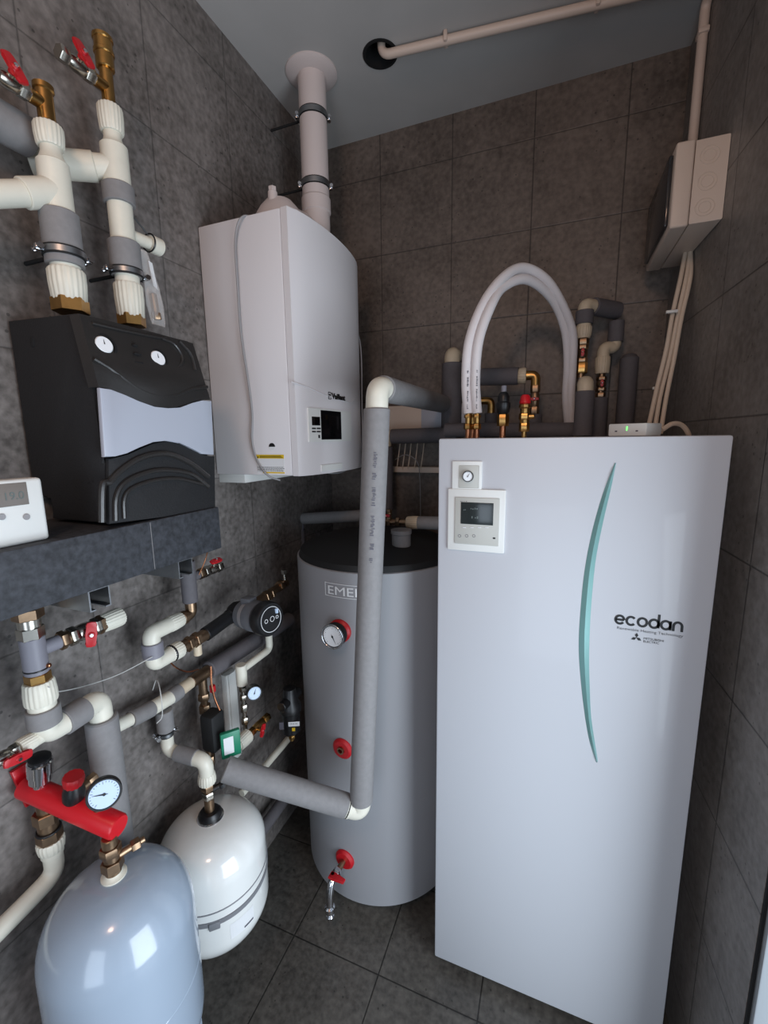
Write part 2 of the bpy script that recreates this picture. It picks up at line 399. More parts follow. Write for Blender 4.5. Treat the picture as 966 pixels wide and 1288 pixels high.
# ------------------------------------------------------------------ heat pump cabinet
EX0, EX1, EY, EB, ET = -.269, .326, 1.056, .035, 1.598
t = Thing('heat_pump_cabinet', ((EX0+EX1)/2, 1.39, 0), 'tall glossy white heat pump cylinder cabinet with a teal curved strip on its front', 'heat pump unit')
EC = t
t.add('body', MB().span((EX0+.004, EY+.03, EB+.02), (EX1-.004, 1.72, ET-.004), .004), 'white')
fp = t.add('front_panel', MB().span((EX0, EY, EB), (EX1, EY+.028, ET), .005), 'panel')
t.add('base_frame', MB().span((EX0+.015, EY+.03, .022), (EX1-.015, 1.70, EB+.02)), 'blackm')
for sx in (EX0+.05, EX1-.05):
    for sy in (EY+.07, 1.64): t.add('foot', MB().cyl((sx, sy, 0), (sx, sy, .024), .02), 'black')
# curved teal strip
lft = [(773, 583), (757, 625), (744, 672), (735, 720), (730, 770), (728, 812), (730, 850), (735, 895), (741, 930), (750, 959)]
rgt = [(775, 582), (769, 612), (759, 655), (750, 700), (745, 745), (742, 790), (741, 830), (742, 870), (744, 905), (752, 957)]
yy = EY-.0005
mb = MB(); bm = mb.bm
def cat(pts, n=6):
    q = [pts[0]]+pts+[pts[-1]]; o = []
    for i in range(1, len(q)-2):
        for j in range(n):
            s = j/n; o.append(tuple(.5*(2*q[i][k]+(q[i+1][k]-q[i-1][k])*s+(2*q[i-1][k]-5*q[i][k]+4*q[i+1][k]-q[i+2][k])*s*s+(3*q[i][k]-q[i-1][k]-3*q[i+1][k]+q[i+2][k])*s**3) for k in (0, 1)))
    return o+[pts[-1]]
LA, RA = [B(u, v, yy) for u, v in cat(lft)], [B(u, v, yy) for u, v in cat(rgt)]
va = [[bm.verts.new(a), bm.verts.new(a.lerp(b, .5)-Y*.006*min(1, (b-a).length/.012)), bm.verts.new(b)] for a, b in zip(LA, RA)]
for p, q in zip(va, va[1:]):
    for k in (0, 1): bm.faces.new([p[k], p[k+1], q[k+1], q[k]])
    bm.faces.new([p[2], p[0], q[0], q[2]])
t.add('teal_strip', mb, 'teal', fp, ang=20)
# pressure gauge in square recess
def fr(t, name, u0, v0, u1, v1, y, d, m, parent, bev=.002):
    a, b = B(u0, v1, y), B(u1, v0, y); return t.add(name, MB().span((a.x, y, a.z), (b.x, y-d, b.z), bev), m, parent)
g = fr(t, 'gauge_frame', 569, 580, 607, 617, EY+.002, .007, 'plastic', fp)
g2 = fr(t, 'gauge_window', 577, 585.5, 603, 613.5, EY, .0075, 'controller', fp) if 'controller' in M else fr(t, 'gauge_window', 577, 585.5, 603, 613.5, EY-.004, .0018, 'ctrl', g)
c = B(589, 599, EY-.006); dial_gauge(t, c-Y*.006, -Y, .0135, .007, ang=1.0, parent=g)
# controller
k = fr(t, 'controller_frame', 563.5, 616, 637, 690, EY+.002, .009, 'plastic', fp, .003)
k2 = fr(t, 'controller_face', 572, 627, 629, 683, EY-.006, .004, 'ctrl', k, .0015)
k3 = fr(t, 'controller_display', 579.5, 633, 621, 658.5, EY-.009, .0022, 'lcd', k2, .0006)
y9 = EY-.0114
print_marks(t, 'display_marks', B(592, 641, y9), X, Zv, [(0, .018)], .005, 'lcd_seg', k3, 3)
print_marks(t, 'display_marks', B(583, 642, y9), X, Zv, [(0, .006)], .003, 'lcd_seg', k3, 4)
print_marks(t, 'display_marks', B(593, 653, y9), X, Zv, [(0, .005), (.008, .014)], .008, 'lcd_seg', k3, 5)
mb = MB()
for i in range(4): a = B(584+i*9.5, 663.5, EY-.010); mb.box(a, (.0085, .0024, .0018), .0006)
t.add('button', mb, 'white', k2)
mb = MB()
for i in range(3): a = B(578+i*9, 674, EY-.010); mb.ring(a, -Y, .0038, .0031, .0006, 20)
t.add('button_ring', mb, 'inkf', k2)
t.add('indicator', MB().box(B(621.5, 677, EY-.010), (.006, .001, .004), .0003), 'ink', k2)
print_marks(t, 'controller_print', B(579, 631, EY-.0102), X, Zv, [(0, .016)], .0022, 'inkf', k2, 6)
# lettering: wide rounded stroke letters
def stroke(t, name, paths, org, h, wd, m, parent, y):
    """paths in unit space (x, z), drawn as flat ribbons of width wd*h"""
    mb = MB(); bm = mb.bm
    for pts in paths:
        n = len(pts); L_ = []
        for i in range(n):
            a = Vector(pts[max(i-1, 0)]); b = Vector(pts[min(i+1, n-1)]); d = (b-a).normalized(); nn = Vector((-d.y, d.x))*wd/2
            p = Vector(pts[i]); row_ = []
            for q in (p+nn, p-nn):
                row_.append(bm.verts.new((org.x+q.x*h, y, org.z+q.y*h)))
            L_.append(row_)
        for p, q in zip(L_, L_[1:]): bm.faces.new([p[0], p[1], q[1], q[0]])
    r = bmesh.ops.extrude_face_region(bm, geom=bm.faces[:]); bmesh.ops.translate(bm, vec=(0, -.0005, 0), verts=[v for v in r['geom'] if isinstance(v, bmesh.types.BMVert)])
    return t.add(name, mb, m, parent)
def arc(cx, cz, rx_, rz, a0, a1, n=26): return [(cx+rx_*math.cos(math.radians(a0+(a1-a0)*i/n)), cz+rz*math.sin(math.radians(a0+(a1-a0)*i/n))) for i in range(n+1)]
rw, rz = .60, .42
org = B(773, 785.5, EY); xend = B(861, 791, EY); Hh = .0225
U = (xend.x-org.x)/Hh; st = U/6
PT = [[(st*.06, .5), (st*.815, .5)]+[], arc(st*.43, .5, st*.385, rz, 0, 325)]
PT += [arc(st*1.43, .5, st*.385, rz, 40, 320)]
PT += [arc(st*2.43, .5, st*.385, rz, 0, 360)]
PT += [arc(st*3.43, .5, st*.385, rz, 0, 360), [(st*3.815, .08), (st*3.815, 1.5)]]
PT += [arc(st*4.43, .5, st*.385, rz, 0, 360), [(st*4.815, .02), (st*4.815, .95)]]
PT += [[(st*5.08, 0), (st*5.08, .55)]+arc(st*5.43, .52, st*.35, rz-.02, 178, 2)+[(st*5.79, 0)]]
stroke(t, 'logo_lettering', PT, Vector((org.x, 0, org.z+.0022)), Hh, .235, 'ink', fp, EY-.0002)
t.text('tagline', 'Renewable Heating Technology', Vector((B(776, 786, EY).x, EY-.0006, B(776, 787, EY).z-.0075)), X, Zv, .0092, 'ink', fp, .0001, bold=-.0001, width=B(860, 786, EY).x-B(776, 786, EY).x)
c = B(800.5, 802, EY-.0005); mb = MB(); s = .0068
for a in (90, 210, 330):
    e = Vector((math.cos(math.radians(a)), 0, math.sin(math.radians(a)))); q = Vector((-e.z, 0, e.x))
    mb.prism([c, c+e*s*.85+q*s*.5, c+e*s*1.7, c+e*s*.85-q*s*.5][::1], -Y*.0005)
t.add('emblem', mb, 'ink', fp)
p = B(809, 806, EY-.0006)
wd = B(835, 801, EY).x-p.x
t.text('maker_lettering', 'MITSUBISHI', p+Zv*.0035, X, Zv, .0072, 'ink', fp, .0001, bold=0, width=wd)
t.text('maker_lettering', 'ELECTRIC', p-Zv*.0035, X, Zv, .0072, 'ink', fp, .0001, bold=0, width=wd*.78)

# ------------------------------------------------------------------ buffer tank
TX, TY, TR, TZ = -.56, 1.37, .282, 1.215
t = Thing('buffer_tank', (TX, TY, 0), 'big round grey jacketed buffer tank with black top standing in the corner', 'hot water tank')
TK = t
jk = t.add('jacket', MB().lathe((TX, TY, .06), Zv, [(TR-.012, 0), (TR, .012), (TR, TZ-.06), (TR-.004, TZ-.058)], 96), 'tank', ang=25)
t.add('lid', MB().lathe((TX, TY, TZ-.03), Zv, [(TR-.006, 0), (TR-.004, .028), (TR-.012, .05), (TR*.75, .075), (TR*.3, .09), (0, .092)], 72), 'blackm')
for a in (40, 160, 280): t.add('foot', MB().cyl((TX+.2*math.cos(math.radians(a)), TY+.2*math.sin(math.radians(a)), 0), (TX+.2*math.cos(math.radians(a)), TY+.2*math.sin(math.radians(a)), .065), .022), 'black')
def onTank(u, v, r=TR):
    """point of the tank's jacket seen at (u, v), and its outward normal"""
    d = AF+(u-483)/FPX*AR-(v-644)/FPX*AU; o = EYE-Vector((TX, TY, 0))
    a = d.x**2+d.y**2; b = 2*(o.x*d.x+o.y*d.y); c = o.x**2+o.y**2-r*r
    s = (-b-math.sqrt(b*b-4*a*c))/(2*a); p = EYE+d*s; return p, Vector((p.x-TX, p.y-TY, 0)).normalized()
# thermometer
p, n = onTank(428, 793)
r_ = t.add('thermometer_flange', MB().lathe(p-n*.002, n, [(.036, 0), (.036, .008), (.030, .014), (.022, .014)], 36), 'redp', jk)
dial_gauge(t, p+n*.045, n, .036, .034, ang=-1.1, case='blackm', parent=r_)
t.add('bezel', MB().torus(p+n*.0465, n, .0355, .0030), 'chrome', r_)
p, n = onTank(431, 941)
r_ = t.add('sensor_flange', MB().lathe(p-n*.002, n, [(.034, 0), (.034, .006), (.027, .012), (.012, .012), (.012, .004), (0, .004)], 36), 'redp', jk)
t.add('threaded_socket', MB().ring(p+n*.002, n, .0115, .0075, .014, 24), 'bronze', r_)
p, n = onTank(434, 1080)
t.add('drain_flange', MB().lathe(p-n*.002, n, [(.034, 0), (.034, .006), (.027, .013), (0, .013)], 36), 'redp', jk)
# drain tap (its own thing)
d = Thing('drain_tap', p+n*.012, 'chrome drain tap with red lever at the foot of the grey tank', 'tap')
q = p+n*.012; sd = n.cross(Zv).normalized()
d.add('threaded_stub', MB().cyl(q-n*.002, q+n*.035, .009), 'bronze')
mb = MB().hexa(q+n*.030, q+n*.046, .014); mb.pipe([q+n*.045, q+n*.07, q+n*.082-Zv*.03, q+n*.085-Zv*.085], .0115, .02)
mb.lathe(q+n*.085-Zv*.075, -Zv, [(.0115, 0), (.0165, .004), (.0165, .020), (.012, .024), (.010, .034), (.013, .037), (.0105, .046), (.008, .058)], 20)
d.add('body', mb, 'chrome')
lv = MB().prism([q+n*.055+Zv*.012+sd*s*.008+n*a for s, a in ((1, 0), (-1, 0))]+[q+n*.055+Zv*.012-sd*.045+n*.004, q+n*.055+Zv*.012-sd*.045+n*.018, q+n*.055+Zv*.012-sd*.008+n*.022, q+n*.055+Zv*.012+sd*.008+n*.022], Zv*.008, .002); lv.cyl(q+n*.062, q+n*.062+Zv*.02, .007)
d.add('lever', lv, 'redp')
# brand plate: EMEL(DI) in outlined lettering, continuing behind the pipe
pa, na = onTank(409, 737, TR+.0008); ang0 = math.atan2(pa.y-TY, pa.x-TX); Ww, Hp = .172, .040
def wrap(me_o):
    for v in me_o.data.vertices:
        x, z, dd = v.co.x, v.co.z, v.co.y; a = ang0+x/TR; rr = TR+.0014-dd
        v.co = Vector((TX+rr*math.cos(a), TY+rr*math.sin(a), z+pa.z-.028))-t.loc
def flat_text(body, x, z, size, bold=0):
    o = t.text('brand_lettering', body, t.loc+Vector((x, 0, z)), X, Zv, size, 'label', jk, .0003, bold, width=.158)
    return o
o = flat_text('EMELDI', .008, .007, .038, 0); wrap(o)
mb = MB(); N_ = 24
for z0, z1 in ((0, .0018), (Hp, Hp+.0018)):
    for i in range(N_): mb.span((i*Ww/N_, -.0003, z0), ((i+1)*Ww/N_, .0003, z1))
mb.span((0, -.0003, 0), (.0018, .0003, Hp)); mb.span((Ww-.0018, -.0003, 0), (Ww, .0003, Hp))
bmesh.ops.translate(mb.bm, vec=t.loc, verts=mb.bm.verts[:])
o = t.add('brand_frame', mb, 'label', jk); wrap(o)
# stub standing on the lid
c = B(505, 703, 1.27); t.add('lid_socket', MB().lathe((c.x, c.y, TZ), Zv, [(.03, 0), (.03, .085), (.033, .088), (.033, .10), (.025, .10)], 32), 'foam')

# ------------------------------------------------------------------ wall boiler
BX, B0, B1, Z0, Z1 = -.708, 1.075, 1.515, 1.497, 2.203
t = Thing('gas_boiler', (WX, (B0+B1)/2, Z0), 'white wall-hung gas boiler with small black display, under a white flue', 'boiler')
BO = t
t.add('body', MB().span((WX+.002, B0, Z0), (BX, B1, Z1), .003), 'boiler')
mb = MB(); prof = []
K = 16
def bulge(y): s = (y-B0)/(B1-B0); return BX+.022+.032*(1-(2*s-1)**2)**.8
ys = [B0+(B1-B0)*i/K for i in range(K+1)]
outl = [Vector((BX+.0015, B0+.001, Z0-.002))]+[Vector((bulge(y), y, Z0-.002)) for y in ys]+[Vector((BX+.0015, B1-.001, Z0-.002))]
mb.prism(outl, Zv*(Z1-Z0+.004), .003)
cov = t.add('front_cover', mb, 'boiler', ang=30)
# lower console: a shallow lip and the recessed operating panel
def onCover(u, v):
    x = BX+.05
    for _ in range(25):
        p = P(u, v, x=x); x = .5*x+.5*bulge(min(max(p.y, B0), B1))
    return P(u, v, x=x)
lip = [(366, 480), (385, 486), (405, 495), (425, 502), (440, 506), (446, 503)]
mb = MB().curve([onCover(*q) for q in lip], .0022, 8)
t.add('cover_lip', mb, 'boiler', cov)
def patch(t, name, u0, v0, u1, v1, th, m, parent, off=0., n=10):
    """plate that follows the curved cover between two frame corners"""
    a, b = onCover(u0, v1), onCover(u1, v1); c = onCover(u0, v0); z0, z1 = a.z, c.z; mb = MB()
    R = []
    for i in range(n+1):
        y = a.y+(b.y-a.y)*i/n; x = bulge(y)+off
        R.append([mb.bm.verts.new(q) for q in ((x-.002, y, z0), (x+th, y, z0), (x+th, y, z1), (x-.002, y, z1))])
    for p, q in zip(R, R[1:]):
        for k in range(4): mb.bm.faces.new([p[k], p[(k+1) % 4], q[(k+1) % 4], q[k]])
    mb.bm.faces.new(R[0][::-1]); mb.bm.faces.new(R[-1])
    return t.add(name, mb, m, parent, ang=30)
pn = patch(t, 'operating_panel', 388, 513, 441, 556, .004, 'plastic', cov)
sc = patch(t, 'display_screen', 403, 516, 428, 553, .0052, 'glass', pn)
patch(t, 'small_display', 391, 524, 401, 535, .005, 'glass', pn)
for (u, v) in ((391, 538), (397, 538), (391, 542), (397, 542)): patch(t, 'button', u, v, u+4.5, v+1.8, .0052, 'ink', pn, n=2)
patch(t, 'button', 399, 547, 400.8, 551, .0052, 'ink', pn, n=2)
patch(t, 'grip_tab', 404, 585, 430, 593, .003, 'plastic', cov)
# logo on the cover
a = onCover(413, 500); b = onCover(434, 500); mb = MB()
sxp = bulge(a.y)
o = t.text('logo_lettering', 'Vaillant', Vector((max(bulge(a.y), bulge(b.y))+.0012, a.y+.017, a.z-.002)), Vector((bulge(b.y)-bulge(a.y), b.y-a.y, 0)), Zv, .024, 'ink', cov, .0006, .0006, width=(b-a).length*.80)
e = Vector((bulge(b.y)-bulge(a.y), b.y-a.y, 0)).normalized(); c0 = Vector((bulge(a.y)+.0012, a.y+.007, a.z+.006)); nn = e.cross(Zv)
mb = MB()
q0 = [c0+e*sx*.0075+Zv*sz*.010 for sx, sz in ((-1, -1), (1, -1), (1, 1), (-1, 1))]
for p_, q_ in zip(q0, q0[1:]+q0[:1]): mb.cyl(p_, q_, .0011, 8)
mb.prism([c0+e*.004*math.cos(k)+Zv*.006*math.sin(k) for k in [i*math.pi/6 for i in range(12)]], nn*.0006)
t.add('logo_emblem', mb, 'ink', cov)
# stickers on the side facing the viewer
sd = B0-.0006
a = P(342, 562, y=sd); mb = MB().prism([a+X*.011*math.cos(k)+Zv*.011*math.sin(k) for k in [i*math.pi/14 for i in range(28)]], Y*.001)
st_ = t.add('round_sticker', mb, 'ink')
mb = MB()
mb.prism([a-Y*.0003+X*.0112*math.cos(k)+Zv*.0112*math.sin(k) for k in [math.pi+i*math.pi/14 for i in range(15)]], Y*.0008); t.add('sticker_lower_half', mb, 'label', st_)
a, b = P(324, 595, y=sd), P(357, 572, y=sd)
lb = t.add('warning_label', MB().span((a.x, sd, a.z), (b.x, sd+.001, b.z)), 'label')
t.add('yellow_strip', MB().span((a.x, sd-.0003, b.z-.011), (b.x, sd, b.z)), 'yellow', lb)
t.add('yellow_strip', MB().span((a.x+.020, sd-.0003, a.z), (b.x, sd, a.z+.004)), 'yellow', lb)
mb = MB(); random.seed(3)
for r in range(4):
    x = a.x+.001
    while x < b.x-.006:
        l = random.uniform(.003, .008); mb.span((x, sd-.0005, a.z+.0068+r*.0035), (min(x+l, b.x), sd-.0002, a.z+.008+r*.0035)); x += l+.0018
t.add('label_print', mb, 'ink', lb)
mb = MB(); x = a.x+.003
mb.prism([(a.x+.002, sd-.0005, b.z-.009), (a.x+.008, sd-.0005, b.z-.009), (a.x+.005, sd-.0005, b.z-.003)], Y*.0003)
for k in range(3): mb.span((a.x+.011, sd-.0005, b.z-.009+k*.0025), (b.x-.004-k*.003, sd-.0003, b.z-.0078+k*.0025))
t.add('label_print', mb, 'ink', lb)
# flue adapter on the boiler top
fx, fy = -.816, 1.468
t.add('flue_adapter', MB().lathe((fx, 1.24, Z1), Zv, [(.085, 0), (.083, .03), (.070, .065), (.058, .085), (.040, .105), (0, .112)], 40).pipe([(fx, 1.25, Z1+.06), (fx, 1.36, Z1+.078)], .050, .03), 'boiler_top')
t.add('test_cap', MB().cyl((fx+.005, 1.20, Z1+.01), (fx+.005, 1.20, Z1+.115), .014).hexa((fx+.005, 1.20, Z1+.115), (fx+.005, 1.20, Z1+.128), .012), 'boiler_top')
# flue
t = Thing('flue_pipe', (fx, fy, CZ), 'white flue pipe rising from the boiler top to a round ceiling collar', 'flue')
t.add('pipe', MB().pipe([(fx, 1.345, Z1+.082), (fx, fy, Z1+.082), (fx, fy, CZ+.0)], .046, .05, n=40, seg=12), 'boiler_top')
t.add('socket', MB().lathe((fx, fy, Z1+.17), Zv, [(.046, 0), (.050, .004), (.050, .045), (.046, .05)], 40), 'boiler_top')
t.add('ceiling_collar', MB().lathe((fx, fy, CZ), -Zv, [(.085, 0), (.085, .004), (.078, .009), (.052, .016), (.047, .016)], 48), 'boiler_top')
for vz in (138, 227):
    z = row(fx+.04, fy-.02, vz)
    clamp(t, (fx, fy, z), Zv, .0462, X*.87+Y*.49, w=.016)
    t.add('clamp_rod', MB().cyl((fx-.05, fy+.0, z), (WX, fy+.0, z), .004, 10), 'blackm')
# cable over the boiler side
t = Thing('boiler_cable', P(300, 270, y=B0), 'thin grey cable hanging down the side of the white boiler', 'cable')
pts = [Vector((-.80, 1.27, Z1+.012)), Vector((-.80, 1.15, Z1+.008)), P(306, 272, y=B0-.006), P(296, 300, y=B0-.012), P(298, 350, y=B0-.012), P(303, 420, y=B0-.01), P(312, 480, y=B0-.008), P(317, 520, y=B0-.006), P(317, 555, y=B0-.006), P(324, 580, y=B0-.006), P(337, 598, y=B0-.004), P(352, 604, y=B0+.03)]
t.add('cable_sheath', MB().curve(pts, .0028, 10), 'cable')
t = Thing('boiler_cable', (BX+.03, B1+.01, 1.75), 'thin pale cable running down the far edge of the white boiler', 'cable')
t.add('cable_sheath', MB().curve([(BX-.02, B1+.012, 2.02), (BX+.020, B1+.014, 1.95), (BX+.024, B1+.012, 1.75), (BX+.014, B1+.012, 1.55), (BX-.03, B1-.02, 1.485), (BX-.06, B1-.09, 1.475), (BX-.1, B1-.12, 1.492)], .0025, 10), 'cable')
# jig plate under the boiler
t = Thing('mounting_rail', (WX, 1.2, 1.47), 'white connection rail on the wall under the boiler', 'bracket')
t.add('rail', MB().span((WX, B0+.01, 1.470), (WX+.10, B0+.36, 1.4965), .002), 'plastic')
t.add('screw', MB().hexa((WX+.1, B0+.30, 1.483), (WX+.106, B0+.30, 1.483), .006), 'steel')

# ------------------------------------------------------------------ pump station on the left wall
SX, SY0, SY1 = -.752, .553, .812
t = Thing('pump_station', (WX, (SY0+SY1)/2, 1.45), 'black foam pump station with a silver wavy band, standing over the dark manifold', 'pump group')
y0 = SY0
def Sd(u, v): return P(u, v, y=y0)
out = [Sd(14, 402), Sd(94, 393), Sd(103, 412), Sd(110, 450), Sd(119, 487), Sd(127, 575), Sd(131, 582), Sd(133, 658), Sd(66, 664), Sd(64, 600), Sd(32, 597)]
out[0].x = out[-1].x = WX+.004
out[-2].z = out[-1].z = 1.497
zb = 1.449
out[-3].z = out[-4].z = zb
body = t.add('shell_body', MB().prism(out, Y*(SY1-SY0), .006), 'epp')
def F_(u, v, x=SX): return P(u, v, x=x)
# silver band
topb = [(121, 488), (135, 490), (152, 497), (170, 505), (190, 512), (207, 515), (222, 513), (238, 507), (250, 504), (262, 504)]
botb = [(265, 572), (250, 571), (237, 564), (222, 556), (205, 553), (188, 556), (170, 563), (155, 570), (140, 574), (127, 575)]
t.add('silver_band', MB().prism([F_(*q, x=SX-.006) for q in topb+botb], X*.010, .002), 'band', ang=30)
# glossy upper hood with thermometers, lower hood with raised arches
hood = [(96, 394), (130, 402), (185, 416), (240, 431), (250, 460), (257, 480), (262, 503)]
hx0 = out[1].x
def slope_x(z):   # the hood leans back towards the top
    zt, zm = 1.86, 1.72
    return SX-.004-max(0, min(1, (z-zm)/(zt-zm)))*(SX-.004-hx0-.004)
def F2(u, v):
    x = SX
    for _ in range(20): x = slope_x(P(u, v, x=x).z)
    return P(u, v, x=x)
mb = MB(); bm = mb.bm
lo = topb[::1]; n = 14; G = []
def lerp_path(pts, s):
    s *= len(pts)-1; i = min(int(s), len(pts)-2); f = s-i; a, b = pts[i], pts[i+1]
    return (a[0]+(b[0]-a[0])*f, a[1]+(b[1]-a[1])*f)
upl = [(97, 395), (130, 403), (185, 417), (240, 432)]
lo2 = [(121, 487), (135, 489), (152, 496), (170, 504), (190, 511), (207, 514), (222, 512), (238, 506), (250, 503), (262, 503)]
for i in range(n+1):
    s = i/n; a, b = lerp_path(upl, s), lerp_path(lo2, s); col = []
    for j in range(9):
        r = j/8; q = (a[0]+(b[0]-a[0])*r, a[1]+(b[1]-a[1])*r); p = F2(*q)
        k = math.sin(math.pi*s)*max(0, math.sin(math.pi*(r-.35)/.65))*.012
        col.append((bm.verts.new(p+X*(.006+k)), bm.verts.new(p-X*.02)))
    G.append(col)
for A_, B_ in zip(G, G[1:]):
    for (a, a2), (b, b2), (c, c2), (d, d2) in zip(A_, A_[1:], B_, B_[1:]):
        bm.faces.new([a, b, d, c]); bm.faces.new([a2, c2, d2, b2])
for col in (G[0], G[-1]):
    for (a, a2), (b, b2) in zip(col, col[1:]): bm.faces.new([a, a2, b2, b])
for e in (0, -1):
    for A_, B_ in zip(G, G[1:]): bm.faces.new([A_[e][0], B_[e][0], B_[e][1], A_[e][1]])
hd = t.add('upper_hood', mb, 'eppg', ang=50)
mb = MB().curve([F2(u, v)+X*.010 for u, v in ((113, 452), (130, 462), (150, 476), (172, 491), (192, 497), (215, 497), (235, 490), (256, 487))], .004, 8)
mb.curve([F2(u, v)+X*.008 for u, v in ((112, 407), (150, 416), (190, 424), (205, 426))], .0025, 8)
mb.curve([F2(u, v)+X*.008 for u, v in ((200, 426), (216, 434), (226, 452), (216, 466), (190, 470), (165, 468))], .003, 8)
mb.curve([F2(u, v)+X*.008 for u, v in ((222, 430), (236, 446), (242, 466))], .003, 8)
t.add('raised_ridge', mb, 'eppg', hd)
nh = Vector((.96, -.12, .28)).normalized()
for u, v, lab in ((127, 434, 0), (195, 451, 1)):
    c = F2(u, v)+X*.008
    r0 = t.add('thermometer_well', MB().lathe(c-nh*.012, nh, [(.026, 0), (.024, .010), (.019, .012), (.018, .002), (0, .002)], 32), 'blackm', hd)
    c2 = c-nh*.010
    q = t.add('thermometer_dial', MB().lathe(c2, nh, [(.0155, 0), (.0155, .010), (.0140, .012), (0, .012)], 28), 'dial', r0, label='small white round thermometer dial')
    e = nh; sd_ = e.cross(Zv).normalized()
    mb = MB(); cc = c2+e*.0122
    mb.prism([cc+sd_*.001, cc-sd_*.001, cc+Zv*.010-e*(Zv*.010).dot(e)], e*.0004)
    t.add('needle', mb, 'ink', q)
mb = MB()
for (u, v, w_) in ((165, 435, 4.5), (168, 446, 7), (169, 457, 9)):
    c = F2(u, v)+X*.0095; mb.box(c, (.008, .0022*w_, .0048), .002)
t.add('vent_slot', mb, 'hole', hd)
lowp = [(132, 577), (140, 576), (156, 572), (172, 565), (188, 558), (205, 555), (222, 558), (237, 566), (250, 573), (266, 574), (267, 638), (200, 650), (133, 659)]
lh = t.add('lower_hood', MB().prism([F_(*q, x=SX-.012) for q in lowp], X*.010, .002), 'epp', ang=30)
mb = MB().curve([F_(u, v, SX) for u, v in ((128, 657), (129, 611), (138, 606), (150, 593), (172, 578), (195, 571), (215, 572), (240, 583), (262, 600))], .006, 8)
mb.curve([F_(u, v, SX) for u, v in ((145, 655), (146, 625), (158, 606), (185, 594), (210, 591), (240, 596), (262, 612))], .005, 8)
mb.curve([F_(u, v, SX) for u, v in ((156, 652), (156, 628), (166, 614), (195, 604), (225, 602), (255, 609))], .004, 8)
t.add('raised_arch', mb, 'eppg', lh)
mb = MB(); random.seed(5)
for i in range(16):
    u, v = random.uniform(74, 122), random.uniform(600, 650); mb.cyl(Sd(u, v)-Y*.0005, Sd(u, v)+Y*.001, .0016, 8)
t.add('moulded_dimple', mb, 'hole', body)
mb = MB().box(Sd(41, 430), (.010, .004, .018), .002); t.add('side_notch', mb, 'hole', body)

# insulated manifold below it
MX = -.748
t = Thing('manifold_block', (WX, .5, 1.345), 'long dark foam-insulated distribution manifold on the left wall', 'manifold')
mz1 = F_(277, 637, MX).z; mz0 = F_(277, 690, MX).z; my = F_(277, 660, MX).y
b = t.add('insulation_shell', MB().span((WX+.015, -.05, mz0), (MX, my, mz1), .003), 'slab')
sy = F_(189, 660, MX).y
t.add('joint_seam', MB().span((MX-.002, sy-.0006, mz0+.003), (MX+.0005, sy+.0006, mz1-.003)), 'foam', b)
t.add('wall_backing', MB().span((WX, -.03, mz0+.02), (WX+.016, my-.03, mz1-.01)), 'blackm')
# channel brackets carrying it
def bracket(y, label):
    t = Thing('channel_bracket', (WX, y, mz0), label, 'bracket', 'steel brackets under the manifold')
    w_, th, h = .040, .0025, .040; x0, x1 = WX+.001, -.757; mb = MB(); z1 = mz0-.0005
    mb.span((x0, y-w_/2, z1-th), (x1, y+w_/2, z1)).span((x0, y-w_/2, z1-h), (x1, y-w_/2+th, z1-th)).span((x0, y+w_/2-th, z1-h), (x1, y+w_/2, z1-th))
    mb.span((x0, y-w_/2+th, z1-h), (x1, y-w_/2+.011, z1-h+th)).span((x0, y+w_/2-.011, z1-h), (x1, y+w_/2-th, z1-h+th))
    t.add('channel', mb, 'steel')
    ff = MB().span((WX+.0005, y-.10, z1-.050), (WX+.004, y-w_/2, z1-.006), .001); t.add('wall_plate', ff, 'steel')
    t.add('plate_slot', MB().cyl((WX+.0035, y-.075, z1-.027), (WX+.0048, y-.075, z1-.027), .006, 16), 'hole')
    t.add('anchor_bolt', MB().hexa((WX+.004, y-.07, z1-.027), (WX+.010, y-.07, z1-.027), .007), 'steel')
bracket(F_(126, 755, -.757).y+.0, 'steel channel bracket under the manifold, open end above the first red valve')
bracket(F_(234, 718, -.757).y+.0, 'steel channel bracket under the far right end of the manifold')

# room thermostat leaning on the manifold
a, b = F_(0, 674, -.772), F_(53, 600, -.772)
t = Thing('wall_thermostat', ((a.x), (a.y+b.y)/2, mz1), 'white room controller with amber display standing on the manifold, cut by the left frame edge', 'thermostat')
y1 = F_(57, 630, -.772).y
h = t.add('housing', MB().span((-.80, y1-.145, mz1), (-.772, y1, b.z), .006, seg=3), 'plastic')
d0, d1 = F_(37, 634, -.7715), F_(0, 609, -.7715)
dp = t.add('display', MB().span((-.773, d0.y-.085, d0.z), (-.7712, d0.y, d1.z), .0005), 'lcdb', h)
t.text('display_text', '19.0', Vector((-.7708, F_(3, 624, -.771).y, d0.z+.010)), Y, Zv, .017, 'lcd_seg', dp, .0001)
mb = MB()
for u, v in ((33, 650), (2, 650)): c = F_(u, v, -.772); mb.cyl(c, c+X*.002, .005, 20)
t.add('button', mb, 'cable', h)

# ------------------------------------------------------------------ risers above the pump station
def col(x, y): return lambda v: Vector((x, y, row(x, y, v)))
def seg(t, name, c, v0, v1, r, m, kind='cyl', parent=None, n=24):
    mb = MB(); p, q = c(v0), c(v1)
    {'cyl': lambda: mb.cyl(p, q, r, n), 'hex': lambda: mb.hexa(p, q, r), 'rib': lambda: mb.ribbed(p, q, r)}[kind]()
    return t.add(name, mb, m, parent)
